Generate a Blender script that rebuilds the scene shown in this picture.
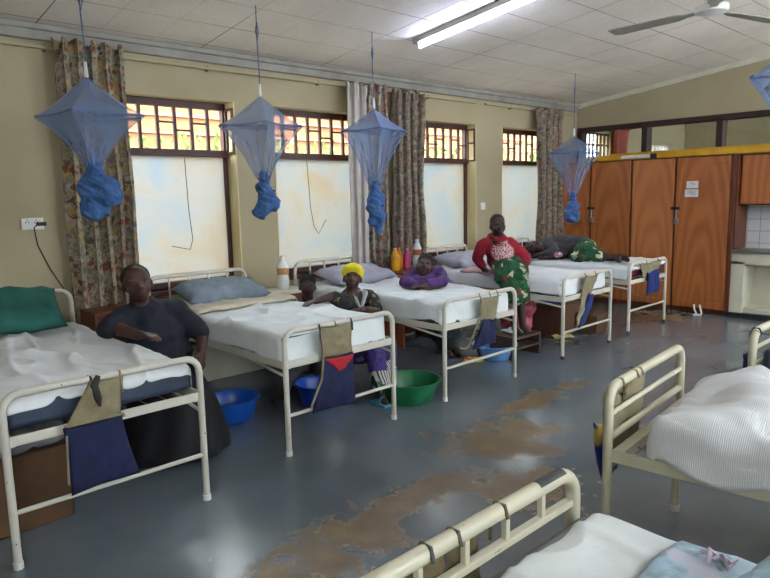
import bpy, bmesh, math, random
from mathutils import Vector, Matrix, noise, Euler
for o in list(bpy.data.objects): bpy.data.objects.remove(o)
S = bpy.context.scene
C = S.collection
V = Vector
PI = math.pi
rnd = random.Random(7)

# ---------------------------------------------------------------- camera
yaw, pitch, roll, fpx = 0.8155337, 0.14378527, -0.02198066, 649.2
F = V((math.cos(yaw)*math.cos(pitch), math.sin(yaw)*math.cos(pitch), -math.sin(pitch)))
R0 = V((math.sin(yaw), -math.cos(yaw), 0)); U0 = R0.cross(F)
R1 = R0*math.cos(roll)+U0*math.sin(roll); U1 = U0*math.cos(roll)-R0*math.sin(roll)
cd = bpy.data.cameras.new('camera'); cam = bpy.data.objects.new('camera', cd); C.objects.link(cam)
m = Matrix((R1, U1, -F)).transposed().to_4x4(); m.translation = V((0, 0, 1.6)); cam.matrix_world = m
cd.sensor_width = 36; cd.lens = fpx/770*36; cd.clip_start = 0.02
S.camera = cam

# ---------------------------------------------------------------- world, sun, exposure
w = bpy.data.worlds.new('sky'); S.world = w; w.use_nodes = True
w.node_tree.nodes['Background'].inputs[0].default_value = (0.86, 0.94, 1.0, 1)
w.node_tree.nodes['Background'].inputs[1].default_value = 7.0
sd = bpy.data.lights.new('sun', 'SUN'); sd.energy = 2.0; sd.angle = math.radians(2); sd.color = (1, .9, .75)
so = bpy.data.objects.new('sun', sd); C.objects.link(so); so.rotation_euler = (math.radians(24), math.radians(-12), 0)
S.view_settings.view_transform = 'Standard'; S.view_settings.look = 'None'
S.view_settings.gamma = 1; S.view_settings.use_curve_mapping = False
S.view_settings.exposure = 1.78
S.cycles.max_bounces = 10; S.cycles.diffuse_bounces = 6; S.cycles.transparent_max_bounces = 16
S.cycles.sample_clamp_indirect = 6.0

# ---------------------------------------------------------------- materials
MATS = {}
def srgb(c):
    return tuple(((x/255)/12.92 if x/255 <= .04045 else ((x/255+.055)/1.055)**2.4) for x in c)+(1,)
def nt(name):
    m = bpy.data.materials.new(name); m.use_nodes = True
    return m, m.node_tree.nodes, m.node_tree.links, m.node_tree.nodes['Principled BSDF']
def mix(N, L, fac, a, b, typ='MIX'):
    n = N.new('ShaderNodeMix'); n.data_type = 'RGBA'; n.blend_type = typ
    for s, v in ((n.inputs[0], fac), (n.inputs[6], a), (n.inputs[7], b)):
        if hasattr(v, 'links'): L.new(v, s)
        else: s.default_value = v
    return n.outputs[2]
def ramp(N, L, src, stops, interp='LINEAR'):
    n = N.new('ShaderNodeValToRGB'); n.color_ramp.interpolation = interp
    e = n.color_ramp.elements
    while len(e) < len(stops): e.new(.5)
    for i, (p, c) in enumerate(stops):
        e[i].position = p; e[i].color = c if len(c) == 4 else tuple(c)+(1,)
    L.new(src, n.inputs[0]); return n.outputs[0]
def coords(N, L, scale=(1, 1, 1), rot=(0, 0, 0), loc=(0, 0, 0)):
    t = N.new('ShaderNodeTexCoord'); mp = N.new('ShaderNodeMapping')
    mp.inputs['Scale'].default_value = scale; mp.inputs['Rotation'].default_value = rot; mp.inputs['Location'].default_value = loc
    L.new(t.outputs['Object'], mp.inputs[0]); return mp.outputs[0]
def noise_n(N, L, co, sc, det=4, rough=.55, dist=0):
    n = N.new('ShaderNodeTexNoise'); n.inputs['Scale'].default_value = sc; n.inputs['Detail'].default_value = det
    n.inputs['Roughness'].default_value = rough; n.inputs['Distortion'].default_value = dist
    L.new(co, n.inputs['Vector']); return n.outputs[0]
def bump(N, L, b, h, strength, dist=.01):
    n = N.new('ShaderNodeBump'); n.inputs['Strength'].default_value = strength; n.inputs['Distance'].default_value = dist
    L.new(h, n.inputs['Height']); L.new(n.outputs[0], b.inputs['Normal'])
def M(name, col, col2=None, rough=.7, sc=6, lo=.35, hi=.65, bmp=0, bsc=None, metal=0, spec=.5, sheen=0, scale=(1, 1, 1)):
    if name in MATS: return MATS[name]
    m, N, L, b = nt(name)
    b.inputs['Roughness'].default_value = rough; b.inputs['Metallic'].default_value = metal
    b.inputs['Specular IOR Level'].default_value = spec
    if sheen: b.inputs['Sheen Weight'].default_value = sheen
    co = coords(N, L, scale)
    n = noise_n(N, L, co, sc)
    L.new(ramp(N, L, n, [(lo, srgb(col)), (hi, srgb(col2 or tuple(x*.9 for x in col)))]), b.inputs['Base Color'])
    if bmp: bump(N, L, b, noise_n(N, L, co, bsc or sc*4), bmp)
    MATS[name] = m; return m

def floor_mat():
    m, N, L, b = nt('painted_concrete')
    co = coords(N, L)
    paint = ramp(N, L, noise_n(N, L, co, 1.3, 6, .6), [(.25, srgb((88, 99, 107))), (.5, srgb((103, 113, 120))), (.8, srgb((118, 126, 131)))])
    earth = ramp(N, L, noise_n(N, L, co, 5, 6, .7), [(.3, srgb((86, 66, 42))), (.5, srgb((114, 92, 60))), (.68, srgb((146, 126, 88)))])
    # worn places of their own shape: distance to a few spots, broken up by noise
    cur = None
    for (x, y, sx, sy) in ((3.3, 2.45, .55, .42), (1.75, 2.2, .6, .28), (2.35, 2.3, .7, .22), (4.2, 2.75, .7, .15), (2.9, 1.85, .35, .3), (1.2, 2.0, .5, .3), (8.1, 3.5, .5, .35), (3.0, .2, .5, .5)):
        mp = coords(N, L, (1/sx, 1/sy, 1), (0, 0, 0), (-x/sx, -y/sy, 0))
        ln = N.new('ShaderNodeVectorMath'); ln.operation = 'LENGTH'; L.new(mp, ln.inputs[0])
        if cur is None: cur = ln.outputs['Value']
        else:
            mn = N.new('ShaderNodeMath'); mn.operation = 'MINIMUM'; L.new(cur, mn.inputs[0]); L.new(ln.outputs['Value'], mn.inputs[1]); cur = mn.outputs[0]
    nz = noise_n(N, L, co, 3.2, 8, .68, .5)
    ma = N.new('ShaderNodeMath'); ma.operation = 'MULTIPLY_ADD'; L.new(nz, ma.inputs[0]); ma.inputs[1].default_value = 4.2; L.new(cur, ma.inputs[2])
    mask = ramp(N, L, ma.outputs[0], [(0, (1, 1, 1)), (1, (0, 0, 0))])
    dv = N.new('ShaderNodeMath'); dv.operation = 'MULTIPLY_ADD'; L.new(ma.outputs[0], dv.inputs[0]); dv.inputs[1].default_value = -2.2; dv.inputs[2].default_value = 6.6
    dv.use_clamp = True
    fl = noise_n(N, L, co, 14, 5, .7, 0)
    chips = ramp(N, L, fl, [(.66, (0, 0, 0)), (.7, (1, 1, 1))])
    c1 = mix(N, L, dv.outputs[0], paint, earth)
    # pale flakes at the edges of the worn places
    ed = N.new('ShaderNodeMath'); ed.operation = 'SUBTRACT'; L.new(dv.outputs[0], ed.inputs[0]); ed.inputs[1].default_value = .5
    ab = N.new('ShaderNodeMath'); ab.operation = 'ABSOLUTE'; L.new(ed.outputs[0], ab.inputs[0])
    em = ramp(N, L, ab.outputs[0], [(.3, (1, 1, 1)), (.5, (0, 0, 0))])
    mm = N.new('ShaderNodeMath'); mm.operation = 'MULTIPLY'; L.new(em, mm.inputs[0])
    L.new(ramp(N, L, fl, [(.57, (0, 0, 0)), (.63, (1, 1, 1))]), mm.inputs[1])
    c2 = mix(N, L, mm.outputs[0], c1, srgb((170, 160, 135)))
    L.new(c2, b.inputs['Base Color'])
    rr = ramp(N, L, noise_n(N, L, co, 2.0, 2), [(.3, (.15,)*3), (.7, (.26,)*3)])
    rf = mix(N, L, dv.outputs[0], rr, (.42, .42, .42, 1))
    L.new(rf, b.inputs['Roughness']); b.inputs['Specular IOR Level'].default_value = 1.0
    bump(N, L, b, noise_n(N, L, co, 2.2, 2), .15, .02)
    return m

def ceiling_mat():
    m, N, L, b = nt('ceiling_board')
    co = coords(N, L, (1, 1, 1), (0, 0, 0), (-.27, -.01, 0))
    br = N.new('ShaderNodeTexBrick'); br.offset = 0; br.squash = 1
    br.inputs['Scale'].default_value = 1; br.inputs['Brick Width'].default_value = 1.29; br.inputs['Row Height'].default_value = .43
    br.inputs['Mortar Size'].default_value = .0045; br.inputs['Mortar Smooth'].default_value = .3
    L.new(co, br.inputs['Vector'])
    br2 = N.new('ShaderNodeTexBrick'); br2.offset = 0
    br2.inputs['Scale'].default_value = 1; br2.inputs['Brick Width'].default_value = .43; br2.inputs['Row Height'].default_value = .43
    br2.inputs['Mortar Size'].default_value = .0022
    L.new(co, br2.inputs['Vector'])
    nb = noise_n(N, L, co, .9, 5, .6)
    base = ramp(N, L, nb, [(.3, srgb((218, 207, 194))), (.6, srgb((238, 229, 217))), (.8, srgb((243, 234, 222)))])
    sp = ramp(N, L, noise_n(N, L, co, 90, 2), [(.35, (.78,)*3), (.5, (1, 1, 1))])
    base = mix(N, L, .6, base, sp, 'MULTIPLY')
    st = noise_n(N, L, co, .8, 3)
    f1 = N.new('ShaderNodeMath'); f1.operation = 'MULTIPLY'; L.new(br.outputs['Fac'], f1.inputs[0])
    L.new(ramp(N, L, st, [(.42, (.25,)*3), (.6, (1,)*3)]), f1.inputs[1])
    c = mix(N, L, f1.outputs[0], base, srgb((88, 78, 68)))
    f2 = N.new('ShaderNodeMath'); f2.operation = 'MULTIPLY'; L.new(br2.outputs['Fac'], f2.inputs[0]); f2.inputs[1].default_value = .35
    c = mix(N, L, f2.outputs[0], c, srgb((110, 100, 90)))
    L.new(c, b.inputs['Base Color']); b.inputs['Roughness'].default_value = .85
    return m

def wood_mat(name, c1, c2, c3, vertical=True, sc=1.0):
    m, N, L, b = nt(name)
    co = coords(N, L, (7*sc, 7*sc, 1.3*sc) if vertical else (1.2*sc, 1.2*sc, 7*sc))
    wv = N.new('ShaderNodeTexWave'); wv.wave_type = 'RINGS'; wv.inputs['Scale'].default_value = .55
    wv.inputs['Distortion'].default_value = 7; wv.inputs['Detail'].default_value = 3; wv.inputs['Detail Scale'].default_value = 1.0
    L.new(co, wv.inputs[0])
    n = noise_n(N, L, co, 1.0, 6, .6, .8)
    fine = noise_n(N, L, coords(N, L, (60, 60, 3)), 3, 3)
    a = ramp(N, L, wv.outputs['Fac'], [(.1, srgb(c1)), (.9, srgb(c2))])
    a = mix(N, L, n, a, srgb(c3)); a = mix(N, L, .25, a, ramp(N, L, fine, [(.3, (.45,)*3), (.7, (1, 1, 1))]), 'MULTIPLY')
    L.new(a, b.inputs['Base Color']); b.inputs['Roughness'].default_value = .42
    MATS[name] = m; return m

def floral_mat(name, ground, cols, sc=11, trans=.3, stripes=None):
    m, N, L, b = nt(name)
    co = coords(N, L)
    n3 = N.new('ShaderNodeTexNoise'); n3.inputs['Scale'].default_value = sc*1.3; n3.inputs['Detail'].default_value = 3; L.new(co, n3.inputs['Vector'])
    vm = N.new('ShaderNodeVectorMath'); vm.operation = 'MULTIPLY_ADD'; L.new(n3.outputs['Color'], vm.inputs[0]); vm.inputs[1].default_value = (1.6/sc,)*3; L.new(co, vm.inputs[2])
    vo = N.new('ShaderNodeTexVoronoi'); vo.inputs['Scale'].default_value = sc; L.new(vm.outputs[0], vo.inputs['Vector'])
    dn = noise_n(N, L, co, sc*1.6, 3)
    sep = N.new('ShaderNodeSeparateColor'); L.new(vo.outputs['Color'], sep.inputs[0])
    k = len(cols)
    pal = ramp(N, L, sep.outputs[0], [((i)/k, srgb(c)) for i, c in enumerate(cols)], 'CONSTANT')
    ad = N.new('ShaderNodeMath'); ad.operation = 'MULTIPLY_ADD'; L.new(dn, ad.inputs[0]); ad.inputs[1].default_value = .9; L.new(vo.outputs['Distance'], ad.inputs[2])
    msk = ramp(N, L, ad.outputs[0], [(.84, (1, 1, 1)), (.94, (0, 0, 0))])
    g = ramp(N, L, noise_n(N, L, co, sc*2.2, 3), [(.4, srgb(ground)), (.6, srgb(tuple(x*.78 for x in ground)))])
    c = mix(N, L, msk, g, pal)
    if stripes:
        x0, x1, cc = stripes
        sx = N.new('ShaderNodeSeparateXYZ'); L.new(co, sx.inputs[0])
        r_ = ramp(N, L, sx.outputs[0], [(x0, (1, 1, 1)), (x1, (0, 0, 0))])
        c = mix(N, L, r_, c, srgb(cc))
    L.new(c, b.inputs['Base Color']); b.inputs['Roughness'].default_value = .9
    if trans:
        tr = N.new('ShaderNodeBsdfTranslucent'); L.new(c, tr.inputs[0]); ms = N.new('ShaderNodeMixShader'); ms.inputs[0].default_value = trans
        out = N['Material Output']; L.new(b.outputs[0], ms.inputs[1]); L.new(tr.outputs[0], ms.inputs[2]); L.new(ms.outputs[0], out.inputs[0])
    MATS[name] = m; return m

def net_mat(name, opacity, col):
    m, N, L, b = nt(name)
    b.inputs['Base Color'].default_value = srgb(col); b.inputs['Roughness'].default_value = .9
    tl = N.new('ShaderNodeBsdfTranslucent'); tl.inputs[0].default_value = srgb(col)
    tp = N.new('ShaderNodeBsdfTransparent')
    m1 = N.new('ShaderNodeMixShader'); m1.inputs[0].default_value = .45
    L.new(b.outputs[0], m1.inputs[1]); L.new(tl.outputs[0], m1.inputs[2])
    m2 = N.new('ShaderNodeMixShader')
    lw = N.new('ShaderNodeLayerWeight'); lw.inputs[0].default_value = .35
    mr = N.new('ShaderNodeMapRange'); mr.inputs[3].default_value = opacity; mr.inputs[4].default_value = min(1, opacity+.4)
    L.new(lw.outputs['Facing'], mr.inputs[0]); L.new(mr.outputs[0], m2.inputs[0])
    L.new(tp.outputs[0], m2.inputs[1]); L.new(m1.outputs[0], m2.inputs[2]); L.new(m2.outputs[0], N['Material Output'].inputs[0])
    MATS[name] = m; return m

def frosted_mat():
    m, N, L, b = nt('frosted_glass')
    co = coords(N, L)
    c = ramp(N, L, noise_n(N, L, co, 2.2, 5, .6, 1), [(.3, srgb((152, 163, 171))), (.5, srgb((164, 166, 164))), (.72, srgb((164, 158, 144)))])
    tl = N.new('ShaderNodeBsdfTranslucent'); L.new(c, tl.inputs[0])
    b.inputs['Roughness'].default_value = .35; L.new(c, b.inputs['Base Color'])
    ms = N.new('ShaderNodeMixShader'); ms.inputs[0].default_value = .82
    L.new(b.outputs[0], ms.inputs[1]); L.new(tl.outputs[0], ms.inputs[2]); L.new(ms.outputs[0], N['Material Output'].inputs[0])
    return m
def clear_mat():
    m, N, L, b = nt('clear_glass')
    tp = N.new('ShaderNodeBsdfTransparent'); tp.inputs[0].default_value = (.93, .96, .95, 1)
    gl = N.new('ShaderNodeBsdfGlossy'); gl.inputs['Roughness'].default_value = .03
    lw = N.new('ShaderNodeLayerWeight'); pw = N.new('ShaderNodeMath'); pw.operation = 'POWER'; L.new(lw.outputs['Facing'], pw.inputs[0]); pw.inputs[1].default_value = 4
    fr = N.new('ShaderNodeMath'); fr.operation = 'MULTIPLY_ADD'; L.new(pw.outputs[0], fr.inputs[0]); fr.inputs[1].default_value = .6; fr.inputs[2].default_value = .05
    ms = N.new('ShaderNodeMixShader'); L.new(fr.outputs[0], ms.inputs[0]); L.new(tp.outputs[0], ms.inputs[1]); L.new(gl.outputs[0], ms.inputs[2])
    L.new(ms.outputs[0], N['Material Output'].inputs[0]); MATS['clear'] = m; return m
def emis(name, col, s):
    m, N, L, b = nt(name); b.inputs['Emission Color'].default_value = srgb(col); b.inputs['Emission Strength'].default_value = s
    b.inputs['Base Color'].default_value = srgb(col); MATS[name] = m; return m

def chipped(name, col, chip=(70, 60, 50), lo=.66, rough=.4):
    m, N, L, b = nt(name)
    co = coords(N, L)
    base = ramp(N, L, noise_n(N, L, co, 4, 4), [(.3, srgb(col)), (.7, srgb(tuple(x*.93 for x in col)))])
    ch = ramp(N, L, noise_n(N, L, co, 38, 4, .6), [(lo, (0, 0, 0)), (lo+.02, (1, 1, 1))])
    L.new(mix(N, L, ch, base, srgb(chip)), b.inputs['Base Color']); b.inputs['Roughness'].default_value = rough
    MATS[name] = m; return m

def wave_cloth(name, col, col2, sc, direction='X', bmp=.5, rough=.9):
    m, N, L, b = nt(name); co = coords(N, L)
    wv = N.new('ShaderNodeTexWave'); wv.bands_direction = direction; wv.inputs['Scale'].default_value = sc; wv.inputs['Distortion'].default_value = 1.5
    wv.inputs['Detail'].default_value = 1
    L.new(co, wv.inputs[0])
    L.new(ramp(N, L, wv.outputs['Fac'], [(.15, srgb(col2)), (.5, srgb(col))]), b.inputs['Base Color'])
    b.inputs['Roughness'].default_value = rough; bump(N, L, b, wv.outputs['Fac'], bmp, .006)
    MATS[name] = m; return m

def stained():
    m, N, L, bb = nt('stained_sheet'); co = coords(N, L)
    base = ramp(N, L, noise_n(N, L, co, 5), [(.35, srgb((216, 222, 222))), (.7, srgb((204, 210, 212)))])
    vo = N.new('ShaderNodeTexVoronoi'); vo.inputs['Scale'].default_value = 5; L.new(co, vo.inputs['Vector'])
    L.new(mix(N, L, ramp(N, L, vo.outputs['Distance'], [(.035, (1, 1, 1)), (.06, (0, 0, 0))]), base, srgb((96, 92, 88))), bb.inputs['Base Color'])
    bb.inputs['Roughness'].default_value = .9; bump(N, L, bb, noise_n(N, L, co, 24), .3); return m
FLOOR = floor_mat(); CEIL = ceiling_mat(); FROST = frosted_mat(); CLEAR = clear_mat()
WALL = M('cream_wall_paint', (172, 160, 130), (161, 149, 120), .8, 1.2, .3, .75, .08, 60)
REVEAL = M('cream_reveal', (212, 196, 150), (200, 184, 140), .7, 3)
CORN = M('cornice_paint', (150, 146, 138), (126, 122, 114), .7, 5, .4, .75)
PALEW = M('kitchen_paint', (208, 206, 188), (196, 192, 172), .7, 3)
BROWNF = M('window_brown', (74, 36, 26), (58, 28, 20), .5, 8)
DARKF = M('dark_frame', (52, 30, 26), (42, 24, 20), .5, 8)
WOOD = wood_mat('cabinet_ply', (188, 116, 62), (154, 88, 44), (172, 102, 54))
WOODL = wood_mat('cabinet_ply_light', (200, 130, 76), (172, 104, 58), (186, 116, 66))
WOODD = wood_mat('cabinet_dark', (110, 56, 30), (84, 40, 22), (96, 48, 26))
LOCK = wood_mat('locker_wood', (120, 62, 38), (92, 44, 28), (106, 52, 32), False)
LOCKLIT = M('locker_wood_lit', (190, 110, 56), (168, 92, 44), .5, 6)  # locker wood in orange: the light on one side painted into its colour
BEDP = chipped('bed_paint', (206, 203, 190), lo=.70)
BEDP2 = chipped('bed_paint_worn', (206, 201, 176), (70, 64, 58), lo=.70)
BLACK = M('black_rubber', (22, 22, 22), (30, 30, 30), .6)
CHAR = M('dark_chip', (52, 54, 58), (70, 70, 70), .6, 20)
SHEET = M('white_sheet', (222, 228, 228), (210, 216, 218), .9, 5, .35, .7, .25, 30)
SHEET2 = M('white_sheet_soft', (226, 229, 231), (212, 217, 221), .9, 4, .35, .7, .2, 26)
CREAMS = M('cream_blanket', (196, 188, 168), (180, 170, 148), .95, 8, .35, .7, .4, 60)
MATT = M('mattress_vinyl', (58, 72, 92), (46, 58, 78), .55, 6)
MATTP = M('mattress_magenta', (120, 34, 66), (96, 26, 54), .6, 6)
PGREY = M('pillow_greyblue', (122, 134, 146), (106, 118, 132), .9, 12, .35, .7, .3, 40)
PTEAL = M('pillow_teal', (34, 100, 90), (26, 84, 76), .85, 6, .35, .7, .25, 20)
PLIL = M('pillow_lilac', (176, 178, 192), (160, 162, 178), .9, 8, .35, .7, .2, 30)
KHAKI = M('khaki_cloth', (142, 132, 106), (122, 112, 88), .95, 14, .35, .7, .35, 60)
KHAKID = M('khaki_dark_cloth', (104, 90, 62), (84, 72, 50), .95, 14, .35, .7, .35, 60)
NAVYC = M('navy_cloth', (20, 28, 72), (15, 22, 58), .85, 10, .35, .7, .25, 50)
ROYALC = M('royal_cloth', (22, 44, 112), (18, 36, 94), .8, 10, .35, .7, .25, 50)
REDC = M('red_cloth', (178, 30, 48), (160, 24, 40), .85, 10)
STEEL = M('steel_wire', (150, 150, 146), (120, 118, 112), .4, 20, metal=.6)
CARD = M('cardboard', (96, 70, 46), (84, 60, 40), .9, 5)
CARDD = M('cardboard_dark', (98, 68, 48), (84, 58, 42), .9, 5)
SKIN = M('skin_deep', (74, 46, 36), (60, 36, 28), .5, 20)
SKIN2 = M('skin_darker', (58, 38, 32), (46, 30, 26), .5, 20)
HAIR = M('black_hair', (18, 15, 14), (28, 24, 22), .9, 60, bmp=.6, bsc=90)
EYEW = M('eye_white', (140, 130, 122), (130, 120, 112), .3)
EYEB = M('eye_dark', (18, 12, 10), (22, 14, 12), .2)
WHITEP = M('white_plastic', (222, 222, 218), (214, 214, 208), .4)
PAPER = M('white_paper', (216, 218, 220), (208, 210, 214), .9)
NET = net_mat('net_mesh', .32, (136, 162, 202))
NETD = M('net_bundle', (68, 104, 156), (50, 84, 134), .9, 14, .35, .65, .6, 60)
NETE = M('net_edge', (60, 84, 128), (70, 96, 140), .8)
CORD = M('blue_cord', (96, 124, 168), (60, 70, 90), .8, 30)

# ---------------------------------------------------------------- mesh helpers
class MB:
    def __init__(s): s.v = []; s.f = []; s.mi = []; s.cur = 0
    def add(s, vs, fs):
        k = len(s.v); s.v += [tuple(v) for v in vs]; s.f += [tuple(i+k for i in f) for f in fs]; s.mi += [s.cur]*len(fs); return s
    def box(s, lo, hi, rz=0, c=None):
        x0, y0, z0 = lo; x1, y1, z1 = hi
        vs = [V((x, y, z)) for z in (z0, z1) for y in (y0, y1) for x in (x0, x1)]
        if rz:
            c = V(c) if c else V(((x0+x1)/2, (y0+y1)/2, 0)); q = Matrix.Rotation(rz, 3, 'Z')
            vs = [q @ (v-c)+c for v in vs]
        return s.add(vs, [(0, 2, 3, 1), (4, 5, 7, 6), (0, 1, 5, 4), (2, 6, 7, 3), (0, 4, 6, 2), (1, 3, 7, 5)])
    def tube(s, pts, r, seg=10, caps=True):
        pts = [V(p) for p in pts]; n = len(pts); rs = r if isinstance(r, (list, tuple)) else [r]*n
        t = (pts[1]-pts[0]).normalized(); a = t.orthogonal().normalized(); vs = []
        for i, p in enumerate(pts):
            if i == 0: d = pts[1]-pts[0]
            elif i == n-1: d = pts[-1]-pts[-2]
            else: d = (pts[i+1]-p).normalized()+(p-pts[i-1]).normalized()
            d = d.normalized() if d.length > 1e-9 else t
            a = (a-d*a.dot(d)); a = a.normalized() if a.length > 1e-6 else d.orthogonal().normalized()
            b = d.cross(a)
            for k in range(seg):
                q = 2*PI*k/seg; vs.append(p+(a*math.cos(q)+b*math.sin(q))*rs[i])
        fs = [(i*seg+k, i*seg+(k+1) % seg, (i+1)*seg+(k+1) % seg, (i+1)*seg+k) for i in range(n-1) for k in range(seg)]
        if caps: fs += [tuple(reversed(range(seg))), tuple((n-1)*seg+k for k in range(seg))]
        return s.add(vs, fs)
    def lathe(s, prof, c=(0, 0, 0), seg=28, sx=1, sy=1):
        n = len(prof); c = V(c); vs = []
        for r, z in prof:
            for k in range(seg):
                q = 2*PI*k/seg; vs.append(c+V((r*sx*math.cos(q), r*sy*math.sin(q), z)))
        fs = [(i*seg+k, i*seg+(k+1) % seg, (i+1)*seg+(k+1) % seg, (i+1)*seg+k) for i in range(n-1) for k in range(seg)]
        fs.append(tuple(reversed(range(seg)))); fs.append(tuple((n-1)*seg+k for k in range(seg)))
        return s.add(vs, fs)
    def loft(s, rings, caps=True):
        seg = len(rings[0]); n = len(rings); vs = [p for r in rings for p in r]
        fs = [(i*seg+k, i*seg+(k+1) % seg, (i+1)*seg+(k+1) % seg, (i+1)*seg+k) for i in range(n-1) for k in range(seg)]
        if caps: fs += [tuple(reversed(range(seg))), tuple((n-1)*seg+k for k in range(seg))]
        return s.add(vs, fs)
    def grid(s, fn, nu, nv):
        vs = [fn(i/nu, j/nv) for j in range(nv+1) for i in range(nu+1)]
        fs = [(j*(nu+1)+i, j*(nu+1)+i+1, (j+1)*(nu+1)+i+1, (j+1)*(nu+1)+i) for j in range(nv) for i in range(nu)]
        return s.add(vs, fs)
    def pad(s, c00, c10, c11, c01, th, n=14, wr=.006, pw=.5, seed=0, nrm=None, sag=0):
        """closed cushion between four corners"""
        c00, c10, c11, c01 = map(V, (c00, c10, c11, c01))
        nn = V(nrm) if nrm else (c10-c00).cross(c01-c00).normalized()
        def P(u, v, sg):
            p = c00*(1-u)*(1-v)+c10*u*(1-v)+c11*u*v+c01*(1-u)*v
            e = (max(0, 1-abs(2*u-1)**3.2)*max(0, 1-abs(2*v-1)**3.2))**pw
            w_ = noise.noise(p*9+V((seed, 0, 0)))*wr*2+noise.noise(p*22+V((seed, 3, 0)))*wr
            edge = min(u, 1-u, v, 1-v)
            ctr = (c00+c10+c11+c01)/4
            pull = .05*(1-4*(u-.5)**2 if edge in (v, 1-v) else 1-4*(v-.5)**2)
            q = p+(ctr-p)*pull*max(0, 1-edge*8)
            return q+nn*(sg*th/2*e+w_*(1 if e > .02 else .4))
        k = len(s.v)
        s.grid(lambda u, v: P(u, v, 1), n, n)
        s.grid(lambda u, v: P(1-u, v, -1), n, n)
        return s
    def build(s, name, mat, parent=None, smooth=False, loc=None, weld=0, bevel=0, kind=None, auto=35, subsurf=0, solid=0):
        me = bpy.data.meshes.new(name); me.from_pydata(s.v, [], s.f)
        for mm in (mat if isinstance(mat, (list, tuple)) else [mat]): me.materials.append(mm)
        me.polygons.foreach_set('material_index', s.mi)
        if weld:
            bm = bmesh.new(); bm.from_mesh(me); bmesh.ops.remove_doubles(bm, verts=bm.verts, dist=weld); bmesh.ops.recalc_face_normals(bm, faces=bm.faces); bm.to_mesh(me); bm.free()
        if smooth:
            me.polygons.foreach_set('use_smooth', [True]*len(me.polygons))
            try: me.set_sharp_from_angle(angle=math.radians(auto))
            except Exception: pass
        o = bpy.data.objects.new(name, me); C.objects.link(o)
        if parent: o.parent = parent
        if loc: o.location = loc
        if bevel:
            md = o.modifiers.new('bevel', 'BEVEL'); md.width = bevel; md.segments = 2; md.limit_method = 'ANGLE'
        if solid:
            md = o.modifiers.new('solid', 'SOLIDIFY'); md.thickness = solid; md.offset = 0
        if subsurf:
            md = o.modifiers.new('sub', 'SUBSURF'); md.levels = subsurf; md.render_levels = subsurf
        if kind: o['kind'] = kind
        return o
def tag(o, label=None, cat=None, group=None, kind=None):
    if label: o['label'] = label
    if cat: o['category'] = cat
    if group: o['group'] = group
    if kind: o['kind'] = kind
    return o
def empty(name, loc, label=None, cat=None, group=None, rz=0, kind=None):
    o = bpy.data.objects.new(name, None); C.objects.link(o); o.location = loc; o.rotation_euler.z = rz; o.empty_display_size = .1
    return tag(o, label, cat, group, kind)
def box(name, lo, hi, mat, parent=None, bevel=.004, kind=None, off=None):
    b = MB(); b.box(lo, hi); return b.build(name, mat, parent, bevel=bevel, kind=kind)
def arc(c, r, a0, a1, n, ax, ay):
    c = V(c); ax = V(ax); ay = V(ay)
    return [c+(ax*math.cos(a0+(a1-a0)*i/n)+ay*math.sin(a0+(a1-a0)*i/n))*r for i in range(n+1)]
def holes_wall(name, axis, c0, c1, a0, a1, z0, z1, holes, mat, reveal=None, ztop=None):
    """wall slab between planes c0,c1 on an axis; holes = (a0,a1,z0,z1)"""
    xs = sorted({a0, a1, *[h[0] for h in holes], *[h[1] for h in holes]})
    b = MB()
    def bx(p0, p1, q0, q1):
        if q1-q0 < 1e-4: return
        if axis == 'y': b.box((p0, c0, q0), (p1, c1, q1))
        else: b.box((c0, p0, q0), (c1, p1, q1))
    for i in range(len(xs)-1):
        p0, p1 = xs[i], xs[i+1]; mid = (p0+p1)/2
        hs = sorted([h for h in holes if h[0] < mid < h[1]], key=lambda h: h[2]); z = z0
        for h in hs: bx(p0, p1, z, h[2]); z = h[3]
        bx(p0, p1, z, z1)
    return b.build(name, mat, kind='structure')

# ---------------------------------------------------------------- the room
XB, YW, X0, Y0 = 9.04, 5.3, -2.6, -1.7
def zc(y): return 2.87+.123*(YW-y)
b = MB(); b.box((X0, Y0, -.12), (13, YW+.2, 0)); b.build('floor', FLOOR, kind='structure')
b = MB()
zt0, zt1 = zc(YW+.25), zc(Y0-.25)
b.add([(X0-.2, YW+.25, zt0), (13.2, YW+.25, zt0), (13.2, Y0-.25, zt1), (X0-.2, Y0-.25, zt1), (X0-.2, YW+.25, zt0+.1), (13.2, YW+.25, zt0+.1), (13.2, Y0-.25, zt1+.1), (X0-.2, Y0-.25, zt1+.1)],
      [(0, 1, 2, 3), (7, 6, 5, 4), (0, 4, 5, 1), (1, 5, 6, 2), (2, 6, 7, 3), (3, 7, 4, 0)])
b.build('ceiling', CEIL, kind='structure')
WIN = [(1.83, 3.17), (3.58, 4.90), (5.40, 6.63), (7.17, 8.40)]
ZS, ZT, ZM = .83, 2.455, 2.0
holes_wall('wall_left', 'y', YW, YW+.24, X0-.2, 13.2, 0, 3.0, [(a, c, ZS, ZT) for a, c in WIN]+[(9.25, 10.1, 1.5, 2.5)], WALL)
RW = [(-1.6, -.4), (2.4, 3.6), (5.6, 6.8), (7.3, 8.6), (9.7, 12.2)]  # unseen openings; last two added to brighten the back wall and next room
holes_wall('wall_right', 'y', Y0-.2, Y0, X0-.2, 13.2, 0, 3.85, [(a, c, 1.5, 2.9) for a, c in RW], WALL)
b = MB(); b.box((X0-.2, Y0-.2, 0), (X0, YW, 3.9)); b.build('wall_front', WALL, kind='structure')
# partition wall: cabinets below, glazed band above
holes_wall('wall_back', 'x', XB, XB+.12, Y0, YW, 0, 3.72, [(-.2, 5.2, 2.06, 2.46)], WALL)
b = MB(); b.box((13, Y0-.2, 0), (13.2, YW, 3.9)); b.build('wall_far', WALL, kind='structure')
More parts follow.
